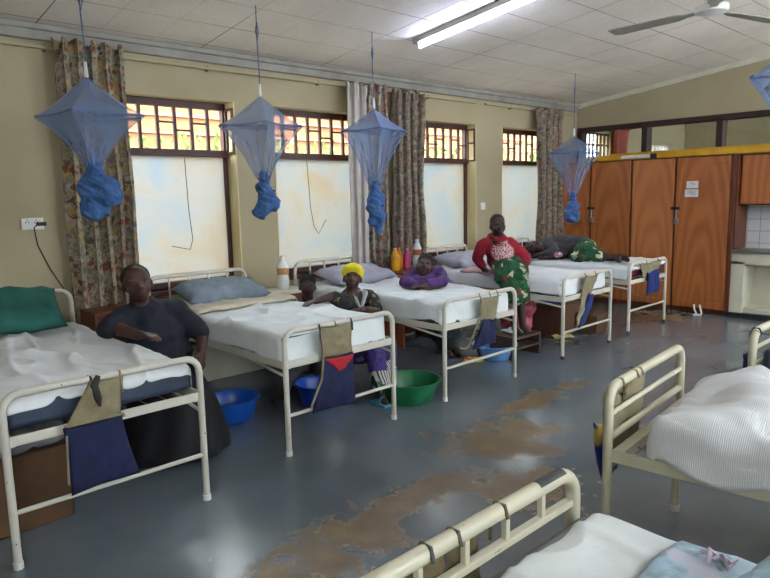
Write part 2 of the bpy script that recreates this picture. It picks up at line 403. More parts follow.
# reveals
b = MB()
for a, c in WIN:
    b.box((c-.012, YW-.004, ZS), (c+.002, YW+.17, ZT)); b.box((a-.002, YW-.004, ZS), (a+.012, YW+.17, ZT))
b.build('trim_1', REVEAL, kind='structure')
# clerestory frame and panes
b = MB()
b.box((XB-.03, -.25, 2.46), (XB+.13, 5.27, 2.53)); b.box((XB-.03, -.25, 2.02), (XB+.13, 5.27, 2.075))
for y in (5.23, 4.23, 3.24, 2.25, 1.26, .27): b.box((XB-.03, y-.04, 2.05), (XB+.13, y+.04, 2.49))
o = b.build('window_5', DARKF, kind='structure', bevel=.004)
b = MB(); b.box((XB+.05, -.2, 2.06), (XB+.056, 5.2, 2.47)); b.build('pane', CLEAR, o)
# cornice and curtain rail along the window wall
b = MB(); b.box((X0, YW-.045, 2.765), (XB, YW, zc(YW))); b.box((X0, YW-.075, 2.83), (XB, YW, zc(YW)))
b.build('trim_2', CORN, kind='structure', bevel=.006)
b = MB()
for i in range(2): pass
n = 60; ys = [YW-(YW-Y0)*i/n for i in range(n+1)]
for i in range(n):
    y1, y0 = ys[i], ys[i+1]
    b.add([(XB-.045, y0, zc(y0)-.06), (XB-.045, y1, zc(y1)-.06), (XB-.045, y1, zc(y1)), (XB-.045, y0, zc(y0)), (XB, y0, zc(y0)-.06), (XB, y1, zc(y1)-.06)], [(0, 3, 2, 1), (0, 1, 5, 4)])
b.build('trim_3', PALEW, kind='structure', weld=.0005)
b = MB(); b.box((X0+.1, YW-.065, 2.70), (6.55, YW-.04, 2.72)); b.box((6.75, YW-.065, 2.70), (8.85, YW-.04, 2.72))
for x in (1.0, 1.6, 2.9, 4.1, 5.7, 7.3, 8.6): b.box((x, YW-.06, 2.69), (x+.02, YW, 2.73))
b.build('trim_4', WALL, kind='structure', bevel=.004)
# low plinth and sill ledge
b = MB(); b.box((X0, YW-.16, 0), (8.55, YW, .36)); o = b.build('trim_5', PALEW, kind='structure', bevel=.005)
b = MB(); b.box((X0, YW-.19, .36), (8.55, YW, .395)); b.build('trim_6', LOCK, kind='structure', bevel=.004)

# windows
def window(n, x0, x1):
    fy = YW+.17
    b = MB(); t = .045
    b.box((x0, fy-.03, ZS), (x0+t, fy+.03, ZT)); b.box((x1-t, fy-.03, ZS), (x1, fy+.03, ZT))
    b.box((x0, fy-.03, ZT-.06), (x1, fy+.03, ZT)); b.box((x0, fy-.03, ZS), (x1, fy+.03, ZS+.05)); b.box((x0, fy-.05, ZM-.025), (x1, fy+.03, ZM+.035))
    f = b.build('window_%d' % n, BROWNF, kind='structure', bevel=.004)
    b = MB(); b.box((x0+t, fy, ZS+.05), (x1-t, fy+.008, ZM-.02)); b.build('frosted_pane', FROST, f)
    b = MB(); wd = x1-x0-2*t; k = 8; st = wd/k
    for i in range(1, k): b.box((x0+t+i*st-.014, fy-.045, ZM+.02), (x0+t+i*st+.014, fy-.02, ZT-.04))
    zm = (ZM+ZT)/2
    for i in range(k):
        dz = (.0, .035, -.03, .035)[(i+n) % 4]
        if dz: b.box((x0+t+i*st, fy-.04, zm+dz-.008), (x0+t+(i+1)*st, fy-.024, zm+dz+.008))
    b.build('bars', BROWNF, f)
    b = MB()
    for i in range(4):
        z = ZM+.06+i*.1
        b.add([(x0+t, fy+.0, z), (x1-t, fy+.0, z), (x1-t, fy+.05, z+.085), (x0+t, fy+.05, z+.085)], [(0, 1, 2, 3)])
    b.build('louvre_glass', CLEAR, f)
    b = MB(); b.box((x0-.02, YW-.05, ZS-.04), (x1+.02, fy-.03, ZS)); b.build('sill', LOCK, f, bevel=.005)
    # open bar casement standing at the right jamb
    b = MB()
    xx = x1-.02
    for (y_, w_) in ((fy-.05, .02), (fy-.16, .02)): b.box((xx-.01, y_-w_/2, ZM), (xx+.01, y_+w_/2, ZT-.05))
    for z in (ZM+.01, zm, ZT-.06): b.box((xx-.01, fy-.16, z-.01), (xx+.01, fy-.05, z+.01))
    b.build('side_bars', BROWNF, f)
for i, (a, c) in enumerate(WIN): window(i+1, a, c)
# plain glass windows of the opposite side and of the next room
for n, (a, c) in enumerate(RW):
    b = MB()
    for x in (a, (a+c)/2-.02, c-.04): b.box((x, Y0-.12, 1.5), (x+.04, Y0-.07, 2.9))
    for z in (1.5, 2.1, 2.86): b.box((a, Y0-.12, z), (c, Y0-.07, z+.04))
    b.build('window_%d' % (7+n), BROWNF, kind='structure')
b = MB()
for i in range(8): b.box((9.25+i*.12, YW+.03, 1.5), (9.27+i*.12, YW+.06, 2.5))
for z in (1.5, 2.0, 2.3, 2.47): b.box((9.25, YW+.03, z), (10.1, YW+.06, z+.03))
b.build('window_6', DARKF, kind='structure')

# outdoors seen through the transoms
b = MB(); b.box((-1, 9.2, 0), (16, 9.5, 4.6))
o = b.build('neighbour_building', M('ochre_plaster', (150, 98, 62), (122, 78, 50), .9, .6), bevel=0); tag(o, 'ochre plastered building seen through the barred transom windows', 'building')
b = MB()
for z in (2.55, 2.8, 3.05, 3.3): b.box((-1, 9.15, z), (16, 9.2, z+.03))
b.build('wall_batten', M('batten', (170, 128, 96), (150, 110, 84), .9), o)
b = MB(); b.box((-5, YW+.24, -.15), (18, 12, -.02)); b.build('trim_7', M('yard_ground', (176, 160, 136), (150, 136, 112), .95, 1), kind='structure')
b = MB(); r_ = random.Random(3)
for i in range(1500):
    x = r_.uniform(2.5, 13.5); y = r_.uniform(7.9, 8.5); z = r_.uniform(1.5, 2.45+.25*noise.noise(V((x*1.3, 0, 0)))) ; s_ = r_.uniform(.05, .1)
    e = Euler((r_.uniform(0, 3), r_.uniform(0, 3), r_.uniform(0, 3))).to_matrix()
    b.add([V((x, y, z))+e @ V(q) for q in ((-s_, 0, 0), (0, -s_*.45, .01), (s_, 0, 0), (0, s_*.45, .01))], [(0, 1, 2, 3)])
o = b.build('hedge', M('hedge_leaf', (104, 122, 56), (70, 92, 40), .7, 3)); tag(o, 'leafy green hedge outside behind the barred transoms', 'hedge', kind='stuff')
b = MB(); b.box((2.5, 8.0, 0), (13.5, 8.4, 1.5)); b.build('foliage_base', M('hedge_inner', (84, 104, 56), (70, 90, 46), .9, 4), o)

# ---------------------------------------------------------------- cabinets and kitchen corner
XF = 8.6
def cabinet(y0, y1, label, light, hasp=None):
    t = empty('wardrobe_cabinet', (XF, (y0+y1)/2, 0), label, 'cabinet', 'built-in wooden cabinets along the back wall')
    W_ = (y1-y0)/2; wm = light
    b = MB(); b.box((.03, -W_, .0), (.43, W_, 2.0)); b.build('carcass', WOODD, t)
    b = MB(); d = .045
    b.box((0, -W_+.01, .07), (.03, W_-.01, 1.985)); dr = b.build('door', wm, t, bevel=.004)
    b = MB()
    for lo, hi in (((-.012, -W_+.01, .07), (0, -W_+.01+d*1.3, 1.985)), ((-.012, W_-.01-d*1.3, .07), (0, W_-.01, 1.985)), ((-.012, -W_+.01+d*1.3, 1.9), (0, W_-.01-d*1.3, 1.985)),
                   ((-.012, -W_+.01+d*1.3, .07), (0, W_-.01-d*1.3, .15)), ((-.012, -W_+.01+d*1.3, 1.085), (0, W_-.01-d*1.3, 1.15))): b.box(lo, hi)
    b.build('door_rails', wm, dr, bevel=.003)
    if hasp:
        s_ = hasp
        b = MB(); b.box((-.03, s_*(W_-.03)-.035, 1.33), (-.012, s_*(W_-.03)+.075, 1.365)); b.build('hasp', BLACK, dr, bevel=.003)
        b = MB(); b.tube([(-.03, s_*(W_-.03), 1.33), (-.035, s_*(W_-.03), 1.22), (-.035, s_*(W_-.03), 1.16)], .011, 8)
        b.box((-.05, s_*(W_-.03)-.03, 1.14), (-.02, s_*(W_-.03)+.025, 1.22)); b.build('padlock', STEEL, dr, bevel=.003)
    return t
cabinet(4.80, 5.27, 'narrow end cabinet in the corner half hidden by hanging curtain', WOOD)
cabinet(4.19, 4.79, 'wooden cabinet with padlock at left edge behind the knotted net', WOOD, 1)
cabinet(3.60, 4.18, 'lighter brown plywood cabinet between the two padlocked doors', WOODL)
c4 = cabinet(2.92, 3.59, 'plywood cabinet with white notices taped on its door', WOOD, 1)
for lo, hi, lines in (((-.004, .055, 1.60), (.0, .20, 1.69), ((1.66, .10, .16), (1.645, .10, .13))), ((-.007, .05, 1.49), (-.003, .215, 1.585), ((1.56, .07, .19), (1.54, .07, .19), (1.52, .07, .15)))):
    b = MB(); b.box(lo, hi); o = b.build('notice', PAPER, c4)
    for (z, y0, y1) in lines:
        b = MB(); b.box((lo[0]-.0012, y0, z), (lo[0]+.001, y1, z+.005)); b.build('text_line', M('print_grey', (120, 122, 130), (110, 112, 120), .9), o)
# gable panel beside the kitchen opening, upper cupboard
box('gable_panel', (-.02, 2.875-3.255, .04), (.01, 2.915-3.255, 2.0), WOODD, c4)
t = empty('wall_cupboard', (XF+.1, 2.3, 1.38), 'wooden upper cupboard above the white tiled niche', 'cupboard')
b = MB(); b.box((.03, -.9, 0), (.42, .56, .62)); b.build('carcass', WOODD, t)
b = MB(); b.box((0, .02, .02), (.03, .54, .60)); b.build('door', WOOD, t, bevel=.004)
b = MB(); b.box((0, -.88, .02), (.03, -.01, .60)); b.build('door', WOOD, t, bevel=.004)
t = empty('tall_side_panel', (XF+.02, 2.88, .84), 'dark wooden upright panel beside the tiled niche', 'panel')
b = MB(); b.box((0, -.02, 0), (.42, .02, 1.16)); b.build('board', WOODD, t)
# kitchen counter: concrete with open bay
t = empty('kitchen_counter', (XF, 2.1, 0), 'pale concrete counter with an open bay underneath', 'counter')
b = MB()
b.box((.02, .63, .05), (.43, .79, .70)); b.box((.02, -1.1, .66), (.43, .79, .80)); b.box((.38, -1.1, .05), (.43, .7, .7)); b.box((.05, -1.1, .04), (.43, .7, .12)); b.box((.02, -1.2, .05), (.43, -1.05, .8))
b.build('body', PALEW, t, bevel=.004)
b = MB(); b.box((-.01, -1.2, .80), (.43, .80, .835)); b.build('worktop', M('terrazzo', (112, 110, 100), (86, 84, 78), .4, 60), t, bevel=.006)
b = MB(); b.box((-.03, -1.2, 0), (.43, .80, .06)); b.build('plinth', M('black_skirting', (30, 30, 32), (52, 52, 54), .6, 30, .5, .7), t)
# tiles
def tile_mat():
    m, N, L, bb = nt('white_tiles')
    t_ = N.new('ShaderNodeTexCoord'); mp = N.new('ShaderNodeMapping'); mp.inputs['Rotation'].default_value = (0, PI/2, 0)
    sx = N.new('ShaderNodeSeparateXYZ'); cx = N.new('ShaderNodeCombineXYZ'); L.new(t_.outputs['Object'], sx.inputs[0]); L.new(sx.outputs[1], cx.inputs[0]); L.new(sx.outputs[2], cx.inputs[1])
    br = N.new('ShaderNodeTexBrick'); br.offset = 0; br.inputs['Scale'].default_value = 1; br.inputs['Brick Width'].default_value = .15; br.inputs['Row Height'].default_value = .15; br.inputs['Mortar Size'].default_value = .004
    br.inputs['Color1'].default_value = srgb((206, 208, 212)); br.inputs['Color2'].default_value = srgb((198, 200, 204)); br.inputs['Mortar'].default_value = srgb((150, 148, 146))
    L.new(cx.outputs[0], br.inputs['Vector']); L.new(br.outputs['Color'], bb.inputs['Base Color']); bb.inputs['Roughness'].default_value = .2
    return m
b = MB(); b.box((XB-.015, .9, .835), (XB, 2.86, 1.40)); b.build('trim_8', tile_mat(), kind='structure')
# something white under the cabinet door
b = MB(); b.tube([(8.4, 3.22, .012), (8.45, 3.2, .012), (8.5, 3.25, .06), (8.53, 3.27, .12)], .012, 8); b.tube([(8.4, 3.22, .012), (8.42, 3.14, .012), (8.5, 3.16, .02), (8.53, 3.2, .12)], .012, 8)
tag(b.build('cloth_strap', WHITEP), 'short white strap lying on floor under the padlocked door', 'strap')

# ladder lying on the cabinets
YEL = M('ladder_yellow', (214, 166, 34), (188, 142, 26), .5, 6)
t = empty('ladder', (8.72, 3.3, 2.005), 'long yellow ladder lying flat on top of the cabinets', 'ladder')
b = MB(); b.box((-.12, -1.9, 0), (-.08, 1.65, .07)); b.build('side_rail', YEL, t, bevel=.006)
b = MB(); b.box((.17, -1.9, 0), (.21, 1.55, .075)); b.build('side_rail', YEL, t, bevel=.006)
b = MB(); b.box((.02, -1.7, .0), (.05, 1.3, .10)); b.build('fly_rail', YEL, t, bevel=.006)
for k in range(12):
    y = -1.75+k*.28; b = MB(); b.tube([(-.1, y, .035), (.19, y, .035)], .014, 8); b.build('rung', STEEL, t, smooth=True)
b = MB(); b.box((-.135, .62, .01), (-.075, 1.05, .055)); b.build('end_bracket', WHITEP, t, bevel=.006)
b = MB(); b.box((-.14, .56, -.002), (-.07, .64, .06)); b.build('rubber_foot', BLACK, t, bevel=.006)

b = MB(); b.tube([(9.3, 5.2, 2.6), (10.7, 5.2, 2.6)], .012, 8)
for x in (9.35, 10.6): b.box((x, 5.19, 2.585), (x+.02, YW, 2.615))
b.build('trim_9', CORN, kind='structure')
# red curtain in the next room
def curtain(x0, x1, z0, z1, y, mat, label, folds, amp=.035, header=True, seed=0, name='curtain', group=None, lean=0):
    t = empty(name, ((x0+x1)/2, y, z0), label, 'curtain', group)
    W_ = x1-x0; H = z1-z0; b = MB()
    def fn(u, v):
        a = amp*(1-.25*v)*(1 if v < .93 else 1.2)
        ph = folds*2*PI*u+1.6*noise.noise(V((u*3, v*1.6+seed, 0)))
        x = -W_/2+W_*u*(1-.0*v)+.012*math.sin(ph*2+seed)+lean*(1-v)
        yy = a*math.sin(ph)+.012*noise.noise(V((u*9, v*5, seed)))
        if header and v > .94: yy += .02*math.sin(folds*6*PI*u)
        edge = .03*noise.noise(V((v*3, seed, 5)))
        return V((x+edge*(2*u-1), yy, H*v+(.02*math.sin(folds*3*PI*u) if v > .99 else 0)))
    b.grid(fn, int(folds*16), 40)
    b.build('fabric', mat, t, smooth=True, auto=180, solid=.004)
    return t
FL1 = floral_mat('floral_curtain', (176, 164, 140), [(136, 84, 62), (176, 146, 92), (96, 88, 84), (184, 174, 158), (140, 88, 74), (124, 120, 122), (190, 160, 110), (110, 112, 92)], 17, .35)
FL2 = floral_mat('floral_curtain_pale', (186, 172, 154), [(168, 90, 70), (190, 176, 160), (110, 104, 116), (140, 126, 116), (172, 120, 100), (128, 124, 134)], 14, .3)
FL3 = floral_mat('floral_curtain_grey', (158, 146, 128), [(118, 104, 92), (164, 148, 130), (98, 92, 92), (158, 108, 84), (136, 122, 106), (176, 162, 140)], 18, .3)
LIN = M('curtain_lining', (190, 184, 176), (170, 164, 158), .95, 6, .35, .7)
curtain(1.62, 2.12, .62, 2.76, 5.14, FL1, 'floral rust and ochre curtain beside the wall socket', 5, .05, seed=1, lean=.0)
curtain(4.38, 4.60, .78, 2.72, 5.13, LIN, 'plain pale lining strip at left of the second curtain', 2, .03, seed=9)
curtain(4.60, 4.92, .80, 2.74, 5.15, FL2, 'pale floral curtain behind the third hanging net', 3, .04, seed=2)
curtain(5.02, 5.48, .84, 2.72, 5.15, FL3, 'greyish floral curtain above the bottles on the locker', 4, .045, seed=3)
curtain(7.80, 8.36, .62, 2.72, 5.14, FL3, 'floral curtain hanging in the corner next to wooden cabinets', 4, .05, seed=4)
curtain(10.05, 10.45, 1.4, 2.62, 5.2, M('red_curtain', (170, 84, 78), (150, 66, 62), .9, 5), 'faded red curtain in the next room behind clerestory glass', 4, .03, seed=5)

# wall socket with plug and wire
t = empty('wall_socket', (1.42, YW-.001, 1.445), 'white double wall socket with black plug and hanging wire', 'socket')
b = MB(); b.box((-.075, -.014, -.043), (.075, 0, .043)); b.build('socket_plate', WHITEP, t, bevel=.004)
b = MB()
for x in (-.05, .01): b.box((x, -.016, .006), (x+.006, -.0135, .018)); b.box((x+.02, -.016, .006), (x+.026, -.0135, .018)); b.box((x+.01, -.016, .024), (x+.016, -.0135, .032))
b.build('pin_holes', BLACK, t)
b = MB(); b.box((.02, -.05, -.016), (.085, -.014, .012)); b.build('plug', BLACK, t, bevel=.006)
b = MB(); b.tube([(.02, -.04, -.005), (.0, -.035, -.03), (.02, -.012, -.16), (.09, -.01, -.34), (.17, -.012, -.5), (.24, -.03, -.6), (.27, -.04, -.72)], .004, 6); b.build('wire', BLACK, t, smooth=True)
# small things on the wall
t = empty('wall_switch', (6.76, YW-.001, 1.43), 'small white switch plate on wall between the far windows', 'switch')
b = MB(); b.box((-.045, -.012, -.045), (.045, 0, .045)); b.build('plate', WHITEP, t, bevel=.004)
b = MB(); b.box((-.012, -.018, -.018), (.012, -.012, .018)); b.build('rocker', WHITEP, t, bevel=.002)
b = MB(); b.tube([(2.72, YW+.12, 1.96), (2.72, YW+.1, 1.5), (2.73, YW+.08, 1.25), (2.69, YW+.06, 1.16), (2.52, YW+.05, 1.2)], .0035, 6)
tag(b.build('window_cord', BLACK, smooth=True), 'thin dark cord dangling in front of the leftmost frosted window', 'cord')
b = MB(); b.tube([(4.05, YW+.12, 1.96), (4.06, YW+.1, 1.5), (4.08, YW+.08, 1.3), (4.12, YW+.06, 1.22), (4.22, YW+.05, 1.36)], .003, 6)
tag(b.build('window_cord', BLACK, smooth=True), 'thin cord dangling in front of window between two nets', 'cord')

# ---------------------------------------------------------------- ceiling fittings
ya, yb = 4.25, 2.95; sl = -.123
t = empty('fluorescent_lamp', (4.45, 3.6, zc(3.6)), 'lit fluorescent tube lamp fixed to the ceiling', 'lamp')
t.rotation_euler = (math.atan(sl), 0, 0)
b = MB(); b.box((-.03, -.65, -.05), (.03, .67, 0)); b.build('batten', CORN, t, bevel=.004)
b = MB(); b.tube([(-.0, -.6, -.085), (-.0, .6, -.085)], .0165, 14); b.build('tube', emis('tube_light', (206, 216, 255), 20), t, smooth=True)
for y in (-.63, .61): b = MB(); b.box((-.02, y, -.105), (.02, y+.02, -.02)); b.build('tube_holder', WHITEP, t, bevel=.003)
fx, fy_ = 5.60, 2.12; fz = 3.0
t = empty('ceiling_fan', (fx, fy_, zc(fy_)), 'white three-blade ceiling fan, at rest', 'fan')
dz = fz-zc(fy_)
b = MB(); b.lathe([(.0, 0), (.055, 0), (.05, -.05), (.02, -.07), (.014, -.07), (.014, dz+.06), (.0, dz+.06)]); b.build('downrod', WHITEP, t, smooth=True)
b = MB(); b.lathe([(0, dz+.07), (.05, dz+.07), (.07, dz+.04), (.125, dz+.02), (.13, dz-.0), (.12, dz-.03), (.06, dz-.05), (0, dz-.05)]); b.build('motor', WHITEP, t, smooth=True)
for a_ in (208, 345, 86):
    q = Matrix.Rotation(math.radians(a_), 3, 'Z'); b = MB()
    pts = [(.1, -.025), (.2, -.03), (.28, -.065), (.82, -.085), (.87, -.06), (.87, .06), (.82, .075), (.28, .06), (.2, .03), (.1, .025)]
    top = [q @ V((x, y, dz-.01+y*.12)) for x, y in pts]; bot = [p-V((0, 0, .008)) for p in top]; k = len(pts)
    b.add(top+bot, [tuple(range(k)), tuple(reversed(range(k, 2*k)))]+[(i, i+k, (i+1) % k+k, (i+1) % k) for i in range(k)])
    b.build('blade', M('fan_blade', (150, 150, 138), (140, 140, 128), .5), t)

# ---------------------------------------------------------------- mosquito nets
def net(x, y, za, zh, zn, zb, label, kn, rot=0, half=.35, wires=True, skew=0):
    t = empty('mosquito_net', (x, y, za), label, 'mosquito net', 'blue nets knotted above the beds')
    b = MB(); top = zc(y)-za
    b.tube([(0, 0, .03), (.004, .002, top*.3), (-.004, 0, top*.6), (0, 0, top)], .004, 6); b.tube([(0, 0, top*.82), (.018, .01, top*.72), (.0, .0, top*.62), (-.012, .0, top*.72), (0, 0, top*.82)], .004, 6)
    b.build('hanging_cord', CORD, t, smooth=True)
    b = MB(); b.tube([(0, 0, .09), (0, 0, 0)], [.009, .014], 8); b.build('cap', WHITEP, t, smooth=True)
    h = zh-za; nn = zn-za
    cs = [V((math.cos(rot+k*PI/2)*half, math.sin(rot+k*PI/2)*half, h+skew*math.cos(rot+k*PI/2))) for k in range(4)]
    def sq(u, inset=0):
        k = int(u*4) % 4; f = u*4-int(u*4); p = cs[k].lerp(cs[(k+1) % 4], f)
        e = 4*f*(1-f)
        return p*(1-.10*e)-V((0, 0, p.z*(0-.10*e)*1))
    def canopy(u, v):
        p = sq(u % 1.0); tp = V((0, 0, 0)); q = tp.lerp(p, v)
        q.z -= -.0; s_ = math.sin(PI*v)
        q.x *= 1-.10*s_; q.y *= 1-.10*s_; return q
    def skirt(u, v):
        p = sq(u % 1.0); a = math.atan2(p.y, p.x); rr = .035+.012*math.sin(a*9+x)
        e = V((rr*math.cos(a), rr*math.sin(a), nn)); vv = v
        q = p.lerp(e, vv); s_ = math.sin(PI*v)
        f = 1-.16*s_+.05*v*math.sin(a*11+x*3)
        q.x *= f; q.y *= f; return q
    b = MB(); b.grid(lambda u, v: canopy(u, v), 64, 10); b.build('canopy', NET, t, smooth=True, auto=180, weld=.0008)
    b = MB(); b.grid(lambda u, v: skirt(u, v), 96, 22); b.build('drape', NET, t, smooth=True, auto=180, weld=.0008)
    b = MB(); 
    for k in range(4): b.tube([cs[k]*.97+V((0, 0, .02*h)), sq(k/4+.125)*1.0, cs[(k+1) % 4]*.97], .0045, 6)
    for k in range(2): b.tube([cs[k]*.95, V((0, 0, h)), cs[k+2]*.95], .0045, 6)
    b.build('spreader', NETE, t, smooth=True)
    # twisted bundle
    parts = kn(V((0, 0, nn)), zb-za)
    o = blob(parts, 'knotted_bundle', NETD, .0075, t, disp=.020, parent_local=True, ridge=True, smooth=6)
    return t

def capsule(b, p0, r0, p1, r1, seg=12, k=4):
    p0 = V(p0); p1 = V(p1); d = p1-p0
    if d.length < 1e-6: d = V((0, 0, 1e-3)); p1 = p0+d
    d.normalize(); a = d.orthogonal().normalized(); c = d.cross(a); rings = []
    for i in range(k+1):
        q = PI/2*(1-i/k); z = -math.sin(q)*r0; r = max(math.cos(q)*r0, r0*.03)
        rings.append([p0+d*z+(a*math.cos(2*PI*j/seg)+c*math.sin(2*PI*j/seg))*r for j in range(seg)])
    for i in range(k+1):
        q = PI/2*i/k; z = math.sin(q)*r1; r = max(math.cos(q)*r1, r1*.03)
        rings.append([p1+d*z+(a*math.cos(2*PI*j/seg)+c*math.sin(2*PI*j/seg))*r for j in range(seg)])
    b.loft(rings)
def ellip(b, c, r, mat=None, seg=16, k=10):
    c = V(c); rings = []
    for i in range(k+1):
        q = -PI/2+PI*i/k; cr = max(math.cos(q), .02)
        ring = [V((cr*math.cos(2*PI*j/seg)*r[0], cr*math.sin(2*PI*j/seg)*r[1], math.sin(q)*r[2])) for j in range(seg)]
        rings.append([c+(mat @ p if mat else p) for p in ring])
    b.loft(rings)
def blob(parts, name, mat, vox, parent=None, disp=0, smooth=4, parent_local=False, fold=14, ridge=False):
    """one continuous surface grown round a set of tapered limbs and ellipsoids (world coordinates)"""
    b = MB()
    for p in parts:
        if p[0] == 'c': capsule(b, *p[1:])
        else: ellip(b, *p[1:])
    o = b.build('tmp_'+name, mat)
    md = o.modifiers.new('r', 'REMESH'); md.mode = 'VOXEL'; md.voxel_size = vox
    if smooth: ms = o.modifiers.new('s', 'SMOOTH'); ms.iterations = smooth; ms.factor = .5
    dg = bpy.context.evaluated_depsgraph_get(); me = bpy.data.meshes.new_from_object(o.evaluated_get(dg))
    bpy.data.objects.remove(o)
    if disp:
        for v in me.vertices:
            n_ = v.normal.copy(); c_ = v.co
            if ridge:
                q_ = V((c_.x*11+c_.z*9, c_.y*11-c_.z*7, c_.z*13)); e_ = .5-abs(noise.noise(q_))*1.9+.6*(.4-abs(noise.noise(q_*2.1+V((3, 1, 0)))))
                v.co = c_+n_*(disp*e_); continue
            v.co = c_+n_*(disp*(noise.noise(V((c_.x, c_.y, c_.z*.6))*fold)+.5*noise.noise(c_*fold*2.3)))
    me.name = name; me.polygons.foreach_set('use_smooth', [True]*len(me.polygons))
    o = bpy.data.objects.new(name, me); C.objects.link(o)
    if parent:
        o.parent = parent
        if not parent_local: o.matrix_parent_inverse = parent_mat(parent).inverted()
    return o
def parent_mat(t):
    mt = Matrix.Translation(t.location) @ t.rotation_euler.to_matrix().to_4x4()
    return mt
# view direction helpers for leaning the bundles
RT = R0.copy()
def kn1(p, zb):
    n = p.z
    return [('c', p+V((0, 0, .03)), .035, p-V((0, 0, .06)), .06), ('e', p+RT*.06-V((0, 0, .14)), (.095, .095, .085)), ('e', p-RT*.03-V((0, 0, .13)), (.08, .08, .09)),
            ('e', p+RT*.09-V((0, 0, .17)), (.07, .07, .07)), ('c', p-RT*.03-V((0, 0, .2)), .06, p-RT*.06-V((0, 0, .26)), .05), ('e', p-V((0, 0, .27))-RT*.01, (.085, .085, .06)), ('c', p+V((0, 0, -.28)), .05, V((0, 0, zb+.04))-RT*.01, .045)]
def kn2(p, zb):
    return [('c', p+V((0, 0, .05)), .032, p-V((0, 0, .05)), .045), ('c', p-V((0, 0, .05))-RT*.01, .055, p-V((0, 0, .16))+RT*.03, .08), ('e', p+RT*.035-V((0, 0, .17)), (.08, .08, .07)),
            ('c', p-V((0, 0, .2)), .07, V((0, 0, zb+.055))-RT*.035, .05), ('e', V((0, 0, zb+.06))-RT*.04, (.06, .06, .05))]
def kn3(p, zb):
    return [('c', p+V((0, 0, .04)), .04, p-V((0, 0, .05)), .06), ('e', p-V((0, 0, .1)), (.078, .078, .1)), ('c', p-V((0, 0, .16))-RT*.02, .07, p-V((0, 0, .24))+RT*.03, .06), ('e', p-V((0, 0, .27))-RT*.02, (.055, .055, .05)), ('c', p-V((0, 0, .26))+RT*.02, .05, V((0, 0, zb+.03))+RT*.02, .03)]
def kn4(p, zb):
    return [('c', p+V((0, 0, .04)), .03, p-V((0, 0, .06)), .045), ('e', p-V((0, 0, .11)), (.08, .08, .06)), ('e', p-V((0, 0, .2))-RT*.01, (.09, .09, .085)), ('e', V((0, 0, zb+.07)), (.08, .08, .06))]
ang = yaw
net(1.53, 4.27, 2.36, 2.12, 1.81, 1.47, 'blue net with crossed wires, leftmost, before floral curtain', kn1, ang+.12, .335)
net(2.78, 4.27, 2.35, 2.13, 1.73, 1.43, 'blue net with curled bundle hanging between first two windows', kn2, ang+.3, .32)
net(3.96, 4.3, 2.35, 2.155, 1.65, 1.25, 'blue net in front of the pale floral curtain', kn3, ang+.2, .30)
net(7.23, 4.27, 2.26, 2.05, 1.53, 1.2, 'blue net farthest away, hanging before wooden cabinets', kn4, ang-.1, .33)
net(3.69, .915, 2.37, 2.10, 1.66, 1.3, 'blue net cut off by right edge of the photo', kn3, ang+.15, .34)

